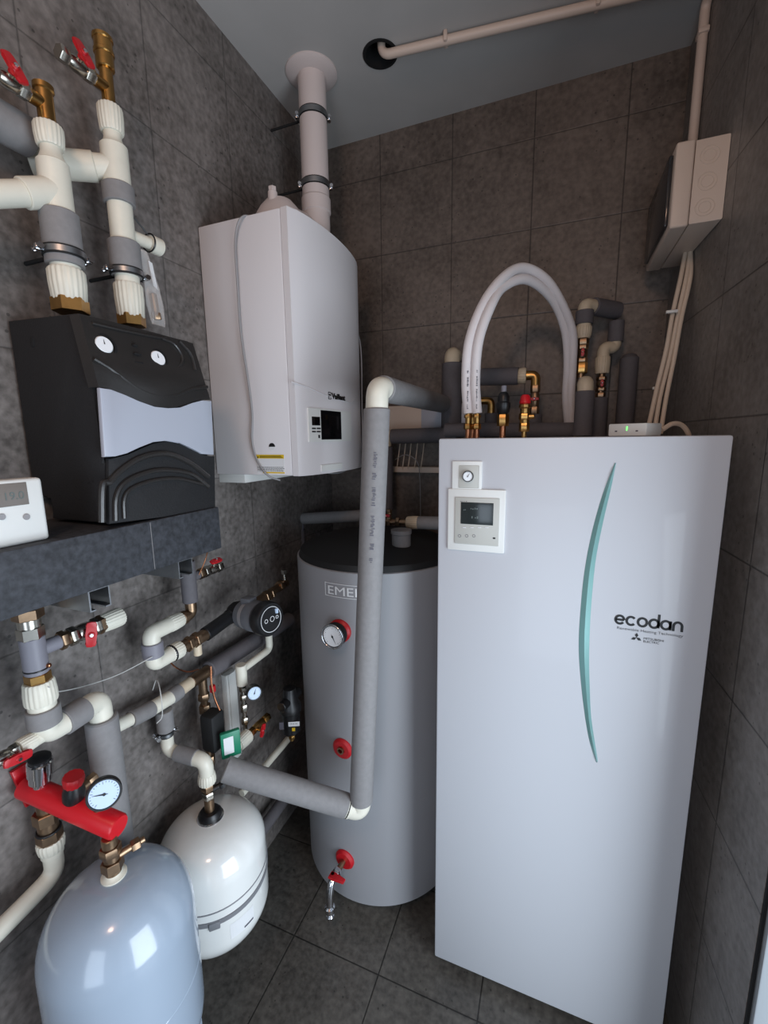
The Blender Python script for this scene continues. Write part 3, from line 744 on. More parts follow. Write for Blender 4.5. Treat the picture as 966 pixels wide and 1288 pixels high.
# riser near the viewer
ax, ay = -.872, .602; c = col(ax, ay)
t = Thing('riser_pipe', c(388), 'thick white riser with grey sleeve and clamp, left of the two on the pump station', 'pipe', 'risers above the pump station')
seg(t, 'brass_connector', c, 394, 376, .031, 'brass', 'hex')
seg(t, 'union_nut', c, 380, 340, .031, 'ppr', 'rib')
seg(t, 'pipe', c, 342, 325, .0245, 'ppr')
seg(t, 'end_cap', c, 116, 111, .0135, 'nickel')
s = seg(t, 'foam_sleeve', c, 335, 268, .0315, 'foam')
seg(t, 'tee_body', c, 270, 205, .0255, 'ppr')
tz = c(242)
clamp(t, c(320), Zv, .0325, Y*1.+X*.25, w=.010)
t.add('clamp_rod', MB().cyl(c(320), (WX, ay, c(320).z), .004, 8), 'blackm')
mb = MB().lathe(c(208), Zv, [(.0255, 0), (.019, .012), (.0165, .02), (.0165, .036), (.019, .04)], 28); t.add('reducer', mb, 'ppr')
seg(t, 'union_nut', c, 186, 158, .0235, 'ppr', 'rib')
e1 = L(-60, 246, -.90); dd = (e1-tz).normalized()
t.add('branch_pipe', MB().cyl(tz, tz+dd*.20, .0205).cyl(tz, tz+dd*.058, .0245), 'ppr')
seg(t, 'brass_stub', c, 160, 151, .010, 'brass')
top = c(132)
mb = MB().cyl(c(155), c(114), .0135); mb.lathe(c(116), Zv, [(.0135, 0), (.016, .002), (.016, .010), (.010, .012)], 24); mb.cyl(top, top-Y*.028, .011)
t.add('brass_tee', mb, 'brass')
ball_valve(top-Y*.027, top-Y*.088-Zv*.0, .012, Vector((.9, -.1, .3)), Vector((.1, -.35, 1)), 'drain valve with a red wing handle, left of the two atop the risers', 'nickel', 'red valves atop the risers', .024)
# far riser
bx, by = -.872, .732; c = col(bx, by)
t = Thing('riser_pipe', c(400), 'slimmer white riser with two grey sleeves, right of the two on the pump station', 'pipe', 'risers above the pump station')
seg(t, 'brass_connector', c, 411, 396, .028, 'brass', 'hex')
seg(t, 'union_nut', c, 400, 358, .0285, 'ppr', 'rib')
seg(t, 'pipe', c, 360, 250, .0235, 'ppr')
seg(t, 'foam_sleeve', c, 348, 305, .031, 'foam')
seg(t, 'foam_sleeve', c, 258, 234, .030, 'foam')
seg(t, 'tee_body', c, 240, 184, .0255, 'ppr')
clamp(t, c(344), Zv, .0305, Y+X*.25, w=.009)
t.add('clamp_rod', MB().cyl(c(344), (WX, by, c(344).z), .004, 8), 'blackm')
t.add('reducer', MB().lathe(c(186), Zv, [(.0255, 0), (.018, .010), (.0165, .016), (.0165, .03)], 28), 'ppr')
seg(t, 'union_nut', c, 168, 135, .0235, 'ppr', 'rib')
p = c(212); q = L(84, 207, -.93); t.add('branch_pipe', MB().pipe([p, q, q+(q-p).normalized()*.06], .0235, 0).lathe(p.lerp(q, .42), q-p, [(.0235, 0), (.0265, .002), (.0265, .07), (.0235, .072)]), 'ppr')
mb = MB().cyl(c(137), c(85), .012); mb.cyl(c(88), c(48), .0165); mb.cyl(c(70), c(64), .0185); mb.cyl(c(52), c(46), .0185)
p = c(112); mb.cyl(p, p-Y*.03, .011); t.add('brass_tee', mb, 'brass')
ball_valve(p-Y*.029, p-Y*.095, .012, Vector((.9, -.1, .3)), Vector((.1, -.35, 1)), 'drain valve with a red wing handle, right of the two atop the risers', 'nickel', 'red valves atop the risers', .024)
p = c(292); q = p+Y*.05+X*.008
t.add('capped_stub', MB().cyl(p, q+Y*.035, .0125).cyl(q+Y*.012, q+Y*.037, .0185), 'ppr')
t.add('cable_tie', MB().torus(q+Y*.008, Y, .0185, .0018, 24, 6).curve([q+Y*.006+Zv*.017, p+Y*.028+Zv*.045, c(262)+Y*.031], .0016, 6), 'black')
# big grey insulated pipe coming in from the left
t = Thing('insulated_pipe', L(40, 180, -.93), 'thick grey insulated pipe end entering at the upper left frame edge', 'pipe')
a = L(38, 174, -.935); b_ = a-Y*.30
t.add('foam_insulation', MB().cyl(a, b_, .033, 32, ch=.004), 'foam')
t.add('pipe', MB().pipe([a-Y*.01, a+Y*.045, Vector((a.x-.0, a.y+.06, a.z-.03))], .018, .02), 'ppr')
# clear bag with a brass fitting
c0 = c(305)+Y*.045
t = Thing('plastic_bag', c0, 'small clear plastic bag with a brass fitting, hanging beside the right riser', 'bag')
mb = MB(); bm = mb.bm; R = []
for i, (dy, dz, wd, th) in enumerate(((0, 0, .008, .002), (.006, -.03, .014, .004), (.012, -.07, .019, .008), (.016, -.11, .023, .011), (.020, -.145, .020, .006), (.021, -.152, .018, .002))):
    cc = c0+Vector((.005, dy, dz)); R.append([bm.verts.new(cc+Y*math.cos(k*math.pi/8)*wd+X*math.sin(k*math.pi/8)*th*(1+.25*math.sin(3*k+i))) for k in range(16)])
for p, q in zip(R, R[1:]):
    for i in range(16): bm.faces.new([p[i], p[(i+1) % 16], q[(i+1) % 16], q[i]])
bm.faces.new(R[0]); bm.faces.new(R[-1])
t.add('film', mb, 'film'); t.add('brass_fitting', MB().cyl(c0+Vector((.005, .018, -.135)), c0+Vector((.005, .013, -.085)), .008).hexa(c0+Vector((.005, .018, -.14)), c0+Vector((.005, .017, -.125)), .0105), 'bronze')
t.add('paper_tag', MB().prism([c0+Vector((.010, .004+a, b)) for a, b in ((0, -.02), (.010, -.022), (.018, -.075), (.008, -.07))], X*.001), 'label')
# sensor probe standing behind the manifold
p0, p1 = L(265, 634, -.83), L(262, 598, -.83)
t = Thing('sensor_probe', p0, 'short brass probe with black tip standing behind the manifold end', 'sensor')
t.add('wall_holder', MB().cyl(p0-Zv*.01, (WX, p0.y, p0.z-.01), .004), 'steel'); t.add('brass_tube', MB().cyl(p0-Zv*.02, p0+Zv*.045, .0055), 'brass'); t.add('tip', MB().cyl(p0+Zv*.044, p0+Zv*.062, .007), 'black')

# ------------------------------------------------------------------ pipework below the manifold, left
lx, ly = -.868, .452; c = col(lx, ly)
t = Thing('left_supply_pipe', c(770), 'grey tee and white elbow pipe run dropping from the left of the manifold', 'pipe')
seg(t, 'brass_nut', c, 765, 778, .024, 'bronze', 'hex')
seg(t, 'nickel_union', c, 777, 790, .018, 'nickel', 'cyl'); seg(t, 'union_hexagon', c, 788, 803, .021, 'nickel', 'hex')
seg(t, 'tee_body', c, 801, 846, .0195, 'pvc')
seg(t, 'seal_ring', c, 839, 842, .0202, 'black')
seg(t, 'brass_ring', c, 846, 859, .0205, 'brass', 'hex')
seg(t, 'union_nut', c, 856, 883, .0265, 'ppr', 'rib')
seg(t, 'pipe', c, 882, 896, .0225, 'ppr')
seg(t, 'foam_sleeve', c, 889, 910, .0275, 'foam')
ez = row(lx, ly, 921)
dx_ = -.880; dy_ = L(131, 930, -.880).y
e2 = Vector((dx_, dy_, ez))
t.add('elbow', MB().pipe([c(900), Vector((lx, ly, ez)), Vector((lx, ly+.05, ez))], .0225, .026), 'ppr')
t.add('foam_sleeve', MB().cyl((lx, ly+.03, ez), (lx-.004, ly+.075, ez), .0265), 'foam')
t.add('elbow', MB().pipe([(lx, ly+.06, ez), e2, e2-Zv*.07], .0225, .03), 'ppr')
zf = row(dx_, dy_, 902)
t.add('foam_insulation', MB().cyl((dx_, dy_, zf), (dx_, dy_, .60), .0315, 32, ch=.003), 'foam')
t.add('lower_pipe', MB().cyl((dx_, dy_, .61), (dx_, dy_, .32), .0225), 'ppr')
# tee branch towards the right with red valve
p = c(820)
t.add('tee_branch', MB().cyl(p, p+Y*.045, .0135), 'pvc'); t.add('copper_stub', MB().cyl(c(838), c(838)+Vector((.022, .012, -.0)), .004), 'copper')
t.add('brass_coupling', MB().hexa(p+Y*.043, p+Y*.055, .0185).cyl(p+Y*.055, p+Y*.064, .014), 'bronze')
ball_valve(p+Y*.060, p+Y*.124, .0165, X-Y*.55, Vector((0, .15, 1)), 'ball valve with red wing handle on the branch right of the grey tee', 'nickel', None, .026, at=.66)
t.add('union_nut', MB().ribbed(p+Y*.127, p+Y*.172, .0205), 'ppr')
t.add('brass_ring', MB().hexa(p+Y*.120, p+Y*.130, .020), 'bronze')
# left branch
p = Vector((lx, ly, ez)); t.add('branch_pipe', MB().cyl(p, p-Y*.020, .014).ribbed(p-Y*.018, p-Y*.046, .0155), 'ppr')
ball_valve(p-Y*.046, p-Y*.10, .0115, X, Vector((0, 1, -.15)), 'red handled valve cut off by the left frame edge', 'nickel', None, .022, at=.3)
# white string
t = Thing('string', L(70, 862, -.85), 'thin white string tied from the left pipe to the right elbow', 'string')
t.add('strand', MB().curve([c(860)+X*.027, L(72, 870, -.86), L(110, 862, -.92), L(150, 848, -.90), L(192, 826, -.86)], .0011, 6), 'string')

# ------------------------------------------------------------------ red safety manifold
p0, p1 = Vector((-.965, .452, .915)), Vector((-.735, .475, .880))
dr = (p1-p0).normalized()
t = Thing('safety_manifold', p0, 'red safety manifold tube bracketed to the wall, carrying a dial and chrome air vent', 'safety manifold')
tb = t.add('tube', MB().lathe(p0, dr, [(.016, 0), (.0225, .001), (.0225, (p1-p0).length-.004), (.020, (p1-p0).length), (0, (p1-p0).length)], 36), 'red')
t.add('wall_plate', MB().prism([(WX+.002, .437, .955), (WX+.002, .465, .955), (WX+.002, .492, .905), (WX+.002, .485, .862), (WX+.002, .452, .862)], X*.010, .003), 'red')
t.add('plate_screw', MB().hexa((WX+.011, .472, .872), (WX+.018, .472, .872), .008), 'chrome')
def onT(s): return p0+dr*s
upv = (Zv-dr*Zv.dot(dr)).normalized()
q = onT(.040)
v_ = t.add('air_vent', MB().lathe(q+upv*.018, upv, [(.013, 0), (.013, .010), (.0195, .014), (.0195, .028), (.0215, .030), (.0215, .056), (.019, .058)], 32), 'chrome')
t.add('vent_cap', MB().lathe(q+upv*.070, upv, [(.014, 0), (.019, .008), (.019, .014), (.013, .018)], 24), 'black', v_)
q = onT(.125)
v_ = t.add('relief_valve', MB().lathe(q+upv*.018, upv, [(.016, 0), (.019, .006), (.019, .022), (.015, .038)], 24), 'black')
t.add('relief_cap', MB().ribbed(q+upv*.054, q+upv*.074, .0185, 12), 'redp', v_)
t.add('relief_outlet', MB().cyl(q+upv*.03, q+upv*.034+Y*.036, .009).hexa(q+upv*.034+Y*.028, q+upv*.036+Y*.044, .011), 'bronze', v_)
g = P(131, 999, x=-.735); gn = Vector((.75, -.50, .22)).normalized()
q = onT(.185)
t.add('gauge_stem', MB().cyl(q+upv*.015, q+upv*.035, .008), 'bronze')
dial_gauge(t, g, gn, .0285, .020, ang=2.9, dial='dialb', parent=tb)
# brass connection to the blue vessel
BLX, BLY, BLT = -.747, .462, .783
q = Vector((BLX, BLY, 0)); zq = onT((BLX-p0.x)/dr.x).z
t.add('threaded_outlet', MB().cyl((BLX, BLY, zq-.015), (BLX, BLY, zq-.034), .0135), 'bronze')
v_ = Thing('vessel_valve', (BLX, BLY, zq-.034), 'brass cap valve between the red manifold and the blue-grey vessel', 'valve')
zt = zq-.034
v_.add('body', MB().hexa((BLX, BLY, zt), (BLX, BLY, zt-.018), .0185).cyl((BLX, BLY, zt-.017), (BLX, BLY, zt-.030), .014).hexa((BLX, BLY, zt-.030), (BLX, BLY, zt-.05), .0195).cyl((BLX, BLY, zt-.05), (BLX, BLY, BLT+.002), .014), 'bronze')
v_.add('drain_cock', MB().cyl((BLX, BLY, zt-.03), (BLX+.015, BLY+.035, zt-.028), .007).hexa((BLX+.013, BLY+.030, zt-.028), (BLX+.019, BLY+.044, zt-.028), .0115).cyl((BLX+.019, BLY+.044, zt-.028), (BLX+.023, BLY+.053, zt-.028), .006), 'bronze')
# drop from the manifold's wall end
q = onT(.045); cy_ = q.y
t.add('lower_union', MB().cyl(q-Zv*.018, q-Zv*.04, .015).hexa(q-Zv*.038, q-Zv*.062, .0235).cyl(q-Zv*.06, q-Zv*.085, .018).hexa(q-Zv*.083, q-Zv*.105, .023), 'bronze')
t.add('seal_ring', MB().torus(q-Zv*.082, Zv, .0195, .003), 'black')
t = Thing('left_return_pipe', q-Zv*.11, 'white pipe with union nut bending down to the left frame edge below the red manifold', 'pipe')
t.add('union_nut', MB().ribbed(q-Zv*.13, q-Zv*.104, .0245).cyl(q-Zv*.14, q-Zv*.125, .020), 'ppr')
e = q-Zv*.185; t.add('pipe', MB().pipe([q-Zv*.135, e, e-Y*.05-Zv*.01, e-Y*.42-Zv*.06], .0175, .03), 'ppr')

# ------------------------------------------------------------------ expansion vessels
def vessel(name, label, x, y, r, ztop, zbot, m, dome):
    t = Thing(name, (x, y, zbot), label, 'expansion vessel')
    pr = []; hb = dome
    for i in range(15):
        a = math.pi/2*i/14; pr.append((r*math.sin(a)**.80 if i else 0, hb*(1-math.cos(a))))
    pr2 = [(a, (ztop-zbot)-b) for a, b in pr[::-1]]
    b = t.add('shell', MB().lathe((x, y, zbot), Zv, pr+[(r+.0006, hb+(ztop-zbot-2*hb)*.5)]+pr2, 64), m, ang=60)
    t.add('neck_flange', MB().lathe((x, y, ztop-.004), Zv, [(.022, 0), (.022, .006), (.016, .009), (.014, .012)], 32), 'ppr' if m == 'blue' else 'chrome', b)
    return t, b
t, b = vessel('expansion_vessel', 'blue-grey expansion vessel in front, hanging below the red manifold', BLX, BLY, .1325, BLT, .31, 'blue', .12)
for a in (30, 150, 270):
    e = Vector((math.cos(math.radians(a)), math.sin(math.radians(a)), 0)); p = Vector((BLX, BLY, 0))+e*.103
    t.add('leg', MB().prism([p+e*.0+e.cross(Zv)*.018, p-e.cross(Zv)*.018, p+e*.02-e.cross(Zv)*.018, p+e*.02+e.cross(Zv)*.018], Zv*.38, .003), 'blue')
t.add('weld_seam', MB().torus((BLX, BLY, .54), Zv, .1315, .0022, 64, 8), 'blue', b)
WXc, WYc, WT, WB = -.815, .768, .606, .262
t, b = vessel('expansion_vessel', 'white expansion vessel with a grey strap, behind the blue-grey one', WXc, WYc, .137, WT, WB, 'wvessel', .092)
t.add('weld_seam', MB().torus((WXc, WYc, .458), Zv, .1375, .0018, 64, 8), 'strap', b)
t.add('fixing_strap', MB().ring((WXc, WYc, .430), Vector((.05, -.03, 1)), .1395, .136, .013, 64), 'strap')
t.add('neck_plate', MB().lathe((WXc, WYc, WT-.004), Zv, [(.034, 0), (.034, .004), (.030, .006), (.02, .006)], 40), 'chrome', b)
p = Vector((WXc, WYc, 0))+Vector((.139*math.cos(-.85),   .139*math.sin(-.85), .424))
t.add('strap_buckle', MB().box(p, (.008, .026, .020), .002, rot=Matrix.Rotation(-.85, 3, 'Z')), 'strap')
t.add('wall_hook', MB().span((WX, WYc-.02, .37), (WXc-.13, WYc+.02, .45), .001), 'steel')
mb = MB()
def onV(an, z): return Vector((WXc+.1378*math.cos(an), WYc+.1378*math.sin(an), z))
for i in range(8):
    a0, a1 = -.60+i*.06, -.54+i*.06; mb.bm.faces.new([mb.bm.verts.new(onV(a, z)) for a, z in ((a0, .358), (a1, .358), (a1, .402), (a0, .402))])
o = t.add('sticker', mb, 'label', b)
mb = MB()
for i in range(4):
    a0, a1 = -.34+i*.05, -.29+i*.05; mb.bm.faces.new([mb.bm.verts.new(onV(a, z)+Vector((math.cos(a), math.sin(a), 0))*.0006) for a, z in ((a0, .362), (a1, .362), (a1, .367), (a0, .367))])
t.add('sticker_print', mb, 'inkf', o)
# ------------------------------------------------------------------ pipework below the manifold, right
x_ = -.88
A = Vector((x_, L(238, 740, x_).y, row(x_, L(238, 740, x_).y, 722)))
yb = A.y; zA = row(x_, yb, 772); n1 = L(190, 797, x_); n2z = row(x_, n1.y, 833)
t = Thing('pump_loop_pipe', A, 'white and copper pipe loop from the right end of the manifold round to the pump', 'pipe')
t.add('grey_tee', MB().cyl((x_, yb, row(x_, yb, 706)), (x_, yb, row(x_, yb, 757)), .0195).cyl(A-Zv*.012, A-Zv*.012+Y*.035, .012), 'foam_d')
t.add('copper_elbow', MB().pipe([(x_, yb, row(x_, yb, 755)), (x_, yb, zA), (x_, yb-.05, zA)], .0145, .016).cyl((x_, yb-.02, zA), (x_, yb-.034, zA), .0175), 'bronze')
y2 = n1.y
t.add('upper_elbow', MB().ribbed((x_, yb-.035, zA), (x_, yb-.075, zA), .0205).pipe([(x_, yb-.07, zA), (x_, y2, zA), (x_, y2, zA-.03)], .0195, .024), 'ppr')
t.add('foam_sleeve', MB().cyl((x_, y2, zA-.022), (x_, y2, zA-.058), .024), 'pvc')
zl = zA-.077
t.add('lower_elbow', MB().pipe([(x_, y2, zA-.05), (x_, y2, zl), (x_, y2+.05, zl)], .0195, .024).ribbed((x_, y2+.045, zl), (x_, y2+.08, zl), .022), 'ppr')
t.add('seal_ring', MB().torus((x_, y2+.052, zl), Y, .0195, .003), 'black')
t.add('copper_coupling', MB().cyl((x_, y2+.078, zl), (x_, y2+.17, zl), .0165).hexa((x_, y2+.10, zl), (x_, y2+.112, zl), .021).hexa((x_, y2+.125, zl), (x_, y2+.14, zl), .021), 'bronze')
t.add('side_tee', MB().cyl((x_, y2+.135, zl), (x_, y2+.135, zl-.045), .011), 'ppr_beige')
q = Vector((x_, yb+.035, A.z-.012))
t.add('branch_stub', MB().hexa(q, q+Y*.02, .015), 'bronze')
ball_valve(q+Y*.02, q+Y*.085, .0135, Vector((.5, 0, .85)), Y, 'small ball valve with red handle under the right end of the manifold', 'nickel', None, .020)
t = Thing('capillary_tube', L(254, 716, -.86), 'thin copper capillary hanging down behind the manifold end', 'tube')
t.add('tube', MB().curve([L(262, 690, -.86), L(258, 705, -.86), L(250, 724, -.87)], .0016, 6), 'copper')
t = Thing('capillary_tube', L(220, 838, -.88), 'bent copper capillary under the lower white elbow of the loop', 'tube')
t.add('tube', MB().curve([L(213, 832, -.87), L(222, 840, -.87), L(236, 845, -.88), L(250, 842, -.89)], .0020, 6), 'copper')
# circulation pump
pc = Vector((x_, y2+.205, zl))
cp = P(341, 779, x=-.735); cp0 = Vector((x_, cp.y-.0, cp.z))
zl2 = zl
t = Thing('circulation_pump', (x_, cp.y, cp.z), 'grey circulation pump with round black control face on the left wall', 'pump')
ax_ = Vector((.97, -.22, .08)).normalized(); base = cp-ax_*.145; bz0 = Vector((x_, base.y-.045, zl+.012))
t.add('motor', MB().lathe(base+ax_*.01, ax_, [(.030, 0), (.042, .015), (.042, .05), (.046, .055), (.046, .085), (.043, .09)], 40), 'pump')
t.add('inlet_sleeve', MB().cyl((x_, y2+.165, zl), bz0+Y*.01, .020), 'black')
h = t.add('control_head', MB().lathe(cp-ax_*.035, ax_, [(.044, 0), (.050, .004), (.050, .028), (.046, .034), (0, .034)], 44), 'black')
e1_ = Zv-ax_*Zv.dot(ax_); e1_.normalize(); e2_ = e1_.cross(ax_); fc = cp+ax_*.0002
mb = MB().ring(fc, ax_, .037, .0355, .0005, 40); 
for a, b_, r in ((0, -.018, .006), (0, .004, .008), (.0, .022, .005)): mb.ring(fc+e2_*b_+e1_*a, ax_, r, r-.0014, .0006, 24)
t.add('control_marks', mb, 'label', h)
t.add('display', MB().box(fc+e2_*.022+e1_*.018, (.010, .006, .014), .001), 'dialb', h)
t.add('volute', MB().lathe(bz0, Y, [(.017, 0), (.022, .006), (.022, .018), (.030, .028), (.034, .045), (.030, .062), (.022, .072), (.022, .084), (.017, .09)], 32), 'blackm')
t.add('power_plug', MB().box(base+ax_*.05+Zv*.045, (.035, .035, .022), .004), 'pump')
lbx = base+ax_*.06-Y*.0
t.add('rating_label', MB().cyl(base+ax_*.045, base+ax_*.06, .0428, 40), 'cable')
base = bz0+Y*.04
t = Thing('pump_outlet_pipe', base+Y*.05, 'bronze couplings rising from the pump towards the back corner', 'pipe')
t.add('coupling', MB().cyl(base+Y*.045, base+Y*.10, .016).hexa(base+Y*.06, base+Y*.075, .022), 'bronze')
q = L(332, 752, -.88); q2 = L(352, 737, -.88)
t.add('upper_coupling', MB().cyl(q-Y*.05, q2+Y*.04, .014).hexa(q, q+Y*.02, .020).hexa(q+Y*.03, q+Y*.045, .020).hexa(q2-Y*.01, q2+Y*.012, .019), 'bronze')
t.add('valve_stem', MB().cyl(q2+Y*.03, q2+Y*.03+Zv*.04, .006).hexa(q2+Y*.03+Zv*.035, q2+Y*.03+Zv*.05, .011), 'nickel')

# lower mixed line
x_ = -.930
def Lx(u, v): return L(u, v, x_)
t = Thing('lower_line_pipe', Lx(205, 885), 'grey, white and copper pipe running along the wall under the pump into dark insulation', 'pipe')
zz = Lx(205, 884).z
def at(u, v=None): p = Lx(u, 884 if v is None else v); return p
line = [Lx(140, 917), Lx(205, 884), Lx(250, 851), Lx(362, 780)]
def on(u):
    for a, b in zip(((140, 917), (205, 884), (250, 851)), ((205, 884), (250, 851), (362, 780))):
        if u <= b[0] or b[0] == 362: return Lx(u, a[1]+(b[1]-a[1])*(u-a[0])/(b[0]-a[0]))
t.add('pipe', MB().pipe([on(128), on(205), on(250)], .0155, .02), 'ppr')
t.add('foam_sleeve', MB().cyl(on(164), on(191), .0205), 'foam'); t.add('foam_sleeve', MB().cyl(on(214), on(226), .0205), 'foam')
t.add('white_tee', MB().cyl(on(192), on(215), .0185), 'ppr')
t.add('reducer', MB().cyl(on(226), on(240), .0165), 'ppr_beige')
t.add('copper_tee', MB().cyl(on(240), on(264), .0175).cyl(on(254), on(254)-Zv*.075, .0125), 'bronze')
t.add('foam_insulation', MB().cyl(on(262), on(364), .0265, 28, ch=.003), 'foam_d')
p = on(205); ytee = p.y
c = col(x_, ytee)
t.add('foam_sleeve', MB().cyl(c(893), c(918), .0215), 'foam')
clamp(t, c(922), Zv, .0165, Y+X*.35, w=.008)
ze = row(x_, ytee, 943); zw = row(WXc, WYc, 957)
t.add('lower_elbow', MB().pipe([c(915), Vector((x_, ytee, ze)), Vector((x_, ytee, ze)).lerp(Vector((WXc, WYc, zw)), .45)], .0165, .022), 'ppr')
t.add('grey_coupling', MB().cyl(Vector((x_, ytee, ze)).lerp(Vector((WXc, WYc, zw)), .24), Vector((x_, ytee, ze)).lerp(Vector((WXc, WYc, zw)), .76), .0205), 'foam')
t.add('drop_elbow', MB().pipe([Vector((x_, ytee, ze)).lerp(Vector((WXc, WYc, zw)), .6), (WXc, WYc, zw), (WXc, WYc, zw-.045)], .0190, .026), 'ppr')
ze = zw+.008
t.add('union_nut', MB().ribbed((WXc, WYc, ze-.045), (WXc, WYc, ze-.072), .023), 'ppr')
v_ = Thing('vessel_valve', (WXc, WYc, WT), 'brass and black coupling on the neck of the white vessel', 'valve')
v_.add('body', MB().hexa((WXc, WYc, ze-.072), (WXc, WYc, ze-.092), .0175).cyl((WXc, WYc, ze-.09), (WXc, WYc, WT+.002), .0125), 'bronze')
v_.add('lock_ring', MB().hexa((WXc, WYc, ze-.098), (WXc, WYc, ze-.118), .0165), 'nickel')
v_.add('drain_cock', MB().cyl((WXc, WYc, ze-.10), (WXc+.02, WYc+.025, ze-.095), .007).hexa((WXc+.018, WYc+.022, ze-.096), (WXc+.026, WYc+.032, ze-.094), .010), 'black')
v_.add('collar', MB().lathe((WXc, WYc, WT+.002), Zv, [(.030, 0), (.030, .008), (.024, .016), (.015, .018)], 32), 'black')
# thin wire over the line
t = Thing('wire_loop', Lx(205, 880), 'thin pale wire looped over the white tee of the lower line', 'wire')
t.add('strand', MB().curve([L(192, 868, -.93), L(197, 855, -.90), L(202, 872, -.862), L(204, 900, -.858), L(197, 910, -.86)], .0012, 6), 'string')

# group of fittings under the copper tee
q = on(254); fx_, fy_ = q.x, q.y; c = col(fx_, fy_)
t = Thing('actuator_valve', c(905), 'brass valve with a black actuator carrying a green labelled cover', 'valve')
mb = MB().cyl(c(868), c(975), .010)
for a, b_ in ((872, 880), (886, 896), (902, 908), (950, 962)): mb.hexa(c(a), c(b_), .0165)
t.add('body', mb, 'bronze')
pa = P(262, 925, x=-.845)
h = t.add('actuator', MB().box(P(268, 918, x=-.855), (.045, .05, .11), .008), 'blackm')
a_ = P(290, 935, x=-.80); rot = Matrix.Rotation(math.radians(52), 3, 'Z')
g = t.add('green_cover', MB().box(a_, (.052, .014, .076), .003, rot=rot), 'green', h)
fn = rot @ Vector((0, -1, 0)); t.add('cover_label', MB().box(a_+fn*.0072-rot @ X*.006, (.026, .0012, .05), .0, rot=rot), 'label', g)
t.add('red_cap', MB().cyl(P(267, 862, x=-.86), P(268, 870, x=-.86), .008), 'redp')
t.add('capillary', MB().curve([P(265, 838, x=-.86), P(266, 860, x=-.855), P(270, 878, x=-.85), P(277, 895, x=-.84)], .0028, 8), 'copper')
# wall trunking
t = Thing('cable_trunking', L(286, 880, WX+.01), 'pale grey vertical trunking on the wall behind the lower pipes', 'trunking')
a, b_ = L(281, 850, WX+.01), L(292, 850, WX+.01); zlo = L(287, 960, WX+.01).z
t.add('channel', MB().span((WX, a.y, zlo), (WX+.02, b_.y+.008, a.z), .001), 'plastic'); t.add('cover', MB().span((WX+.02, a.y+.008, zlo), (WX+.024, b_.y, a.z), .001), 'plastic')
# white drop with gauge chain
x3 = -.86
t = Thing('gauge_branch_pipe', L(300, 840, x3), 'white elbow pipe dropping from the pump to a nickel fitting chain', 'pipe')
a, b_, c_ = L(338, 798, x3), L(337, 818, x3), L(303, 838, x3)
t.add('pipe', MB().pipe([a, Vector((a.x, a.y, b_.z)), Vector((c_.x, c_.y, b_.z)), Vector((c_.x, c_.y, b_.z-.03))], .0115, .02), 'ppr')
c = col(c_.x, c_.y)
t.add('grey_socket', MB().cyl(c(836), c(861), .0165), 'ppr')
mb = MB().cyl(c(858), c(925), .0065)
for a, b_ in ((862, 869), (874, 880), (886, 895), (902, 910)): mb.hexa(c(a), c(b_), .011)
t.add('fitting_chain', mb, 'nickel')
gp = P(320, 872, x=-.80)
dial_gauge(t, gp, Vector((.8, -.6, .1)), .022, .03, ang=1.2, dial='dialb')
q = P(312, 925, x=-.83)
ball_valve(q, q+Y*.10+Zv*.0, .012, X, Vector((0, .5, 1)), 'ball valve with red wing handle behind the green cover', 'brass', None, .020, at=.35)
t = Thing('capped_tee', q-Y*.05, 'white union cup beside the green cover', 'pipe')
t.add('union_nut', MB().ribbed(q-Y*.045, q, .0215), 'ppr'); t.add('stub', MB().cyl(q-Y*.08, q-Y*.04, .015), 'ppr')
# dirt separator
f0 = P(366, 905, x=-.78)
t = Thing('magnetic_filter', f0, 'black dirt filter with white label beside the grey tank', 'filter')
fb = t.add('body', MB().lathe(f0-Zv*.045, Zv, [(.022, 0), (.030, .006), (.030, .075), (.036, .08), (.036, .10), (.026, .115), (.02, .16), (0, .165)], 32), 'black')
t.add('side_port', MB().cyl(f0+Zv*.075-Y*.05, f0+Zv*.075+Y*.05, .016), 'black')
e = Vector((.45, -.9, 0)).normalized()
rr = Matrix.Rotation(math.atan2(e.x, -e.y), 3, 'Z')
lb = t.add('label', MB().box(f0+e*.0305+Zv*.004+Vector((.012, .006, .0)), (.036, .001, .016), rot=rr), 'label', fb)
print_marks(t, 'label_print', f0+e*.0313+Zv*.003+Vector((-.001, .000, 0)), rr @ X, Zv, [(0, .026)], .004, 'ink', lb, 2)
t.add('yellow_sticker', MB().box(f0+e*.0300-Zv*.016+Vector((.010, .005, 0)), (.010, .001, .012), rot=rr), 'yellow', fb)
t.add('label', MB().box(f0+e*.0305-Vector((.024, .012, .0)), (.014, .001, .026), rot=rr), 'inkf', fb)
t.add('drain_plug', MB().cyl(f0-Zv*.045, f0-Zv*.078, .007).hexa(f0-Zv*.058, f0-Zv*.07, .011), 'brass')
# low white pipe and insulated pipe on the wall
t = Thing('low_wall_pipe', L(330, 970, -.90), 'thin white pipe sloping along the wall below the filter', 'pipe')
t.add('pipe', MB().cyl(L(304, 998, -.90), L(362, 930, -.90), .0125), 'ppr')
t = Thing('low_wall_pipe', L(330, 1030, -.93), 'dim grey insulated pipe low on the wall beside the white vessel', 'pipe')
t.add('foam_insulation', MB().cyl(L(300, 1085, -.93), L(372, 985, -.93), .022), 'foam_d')

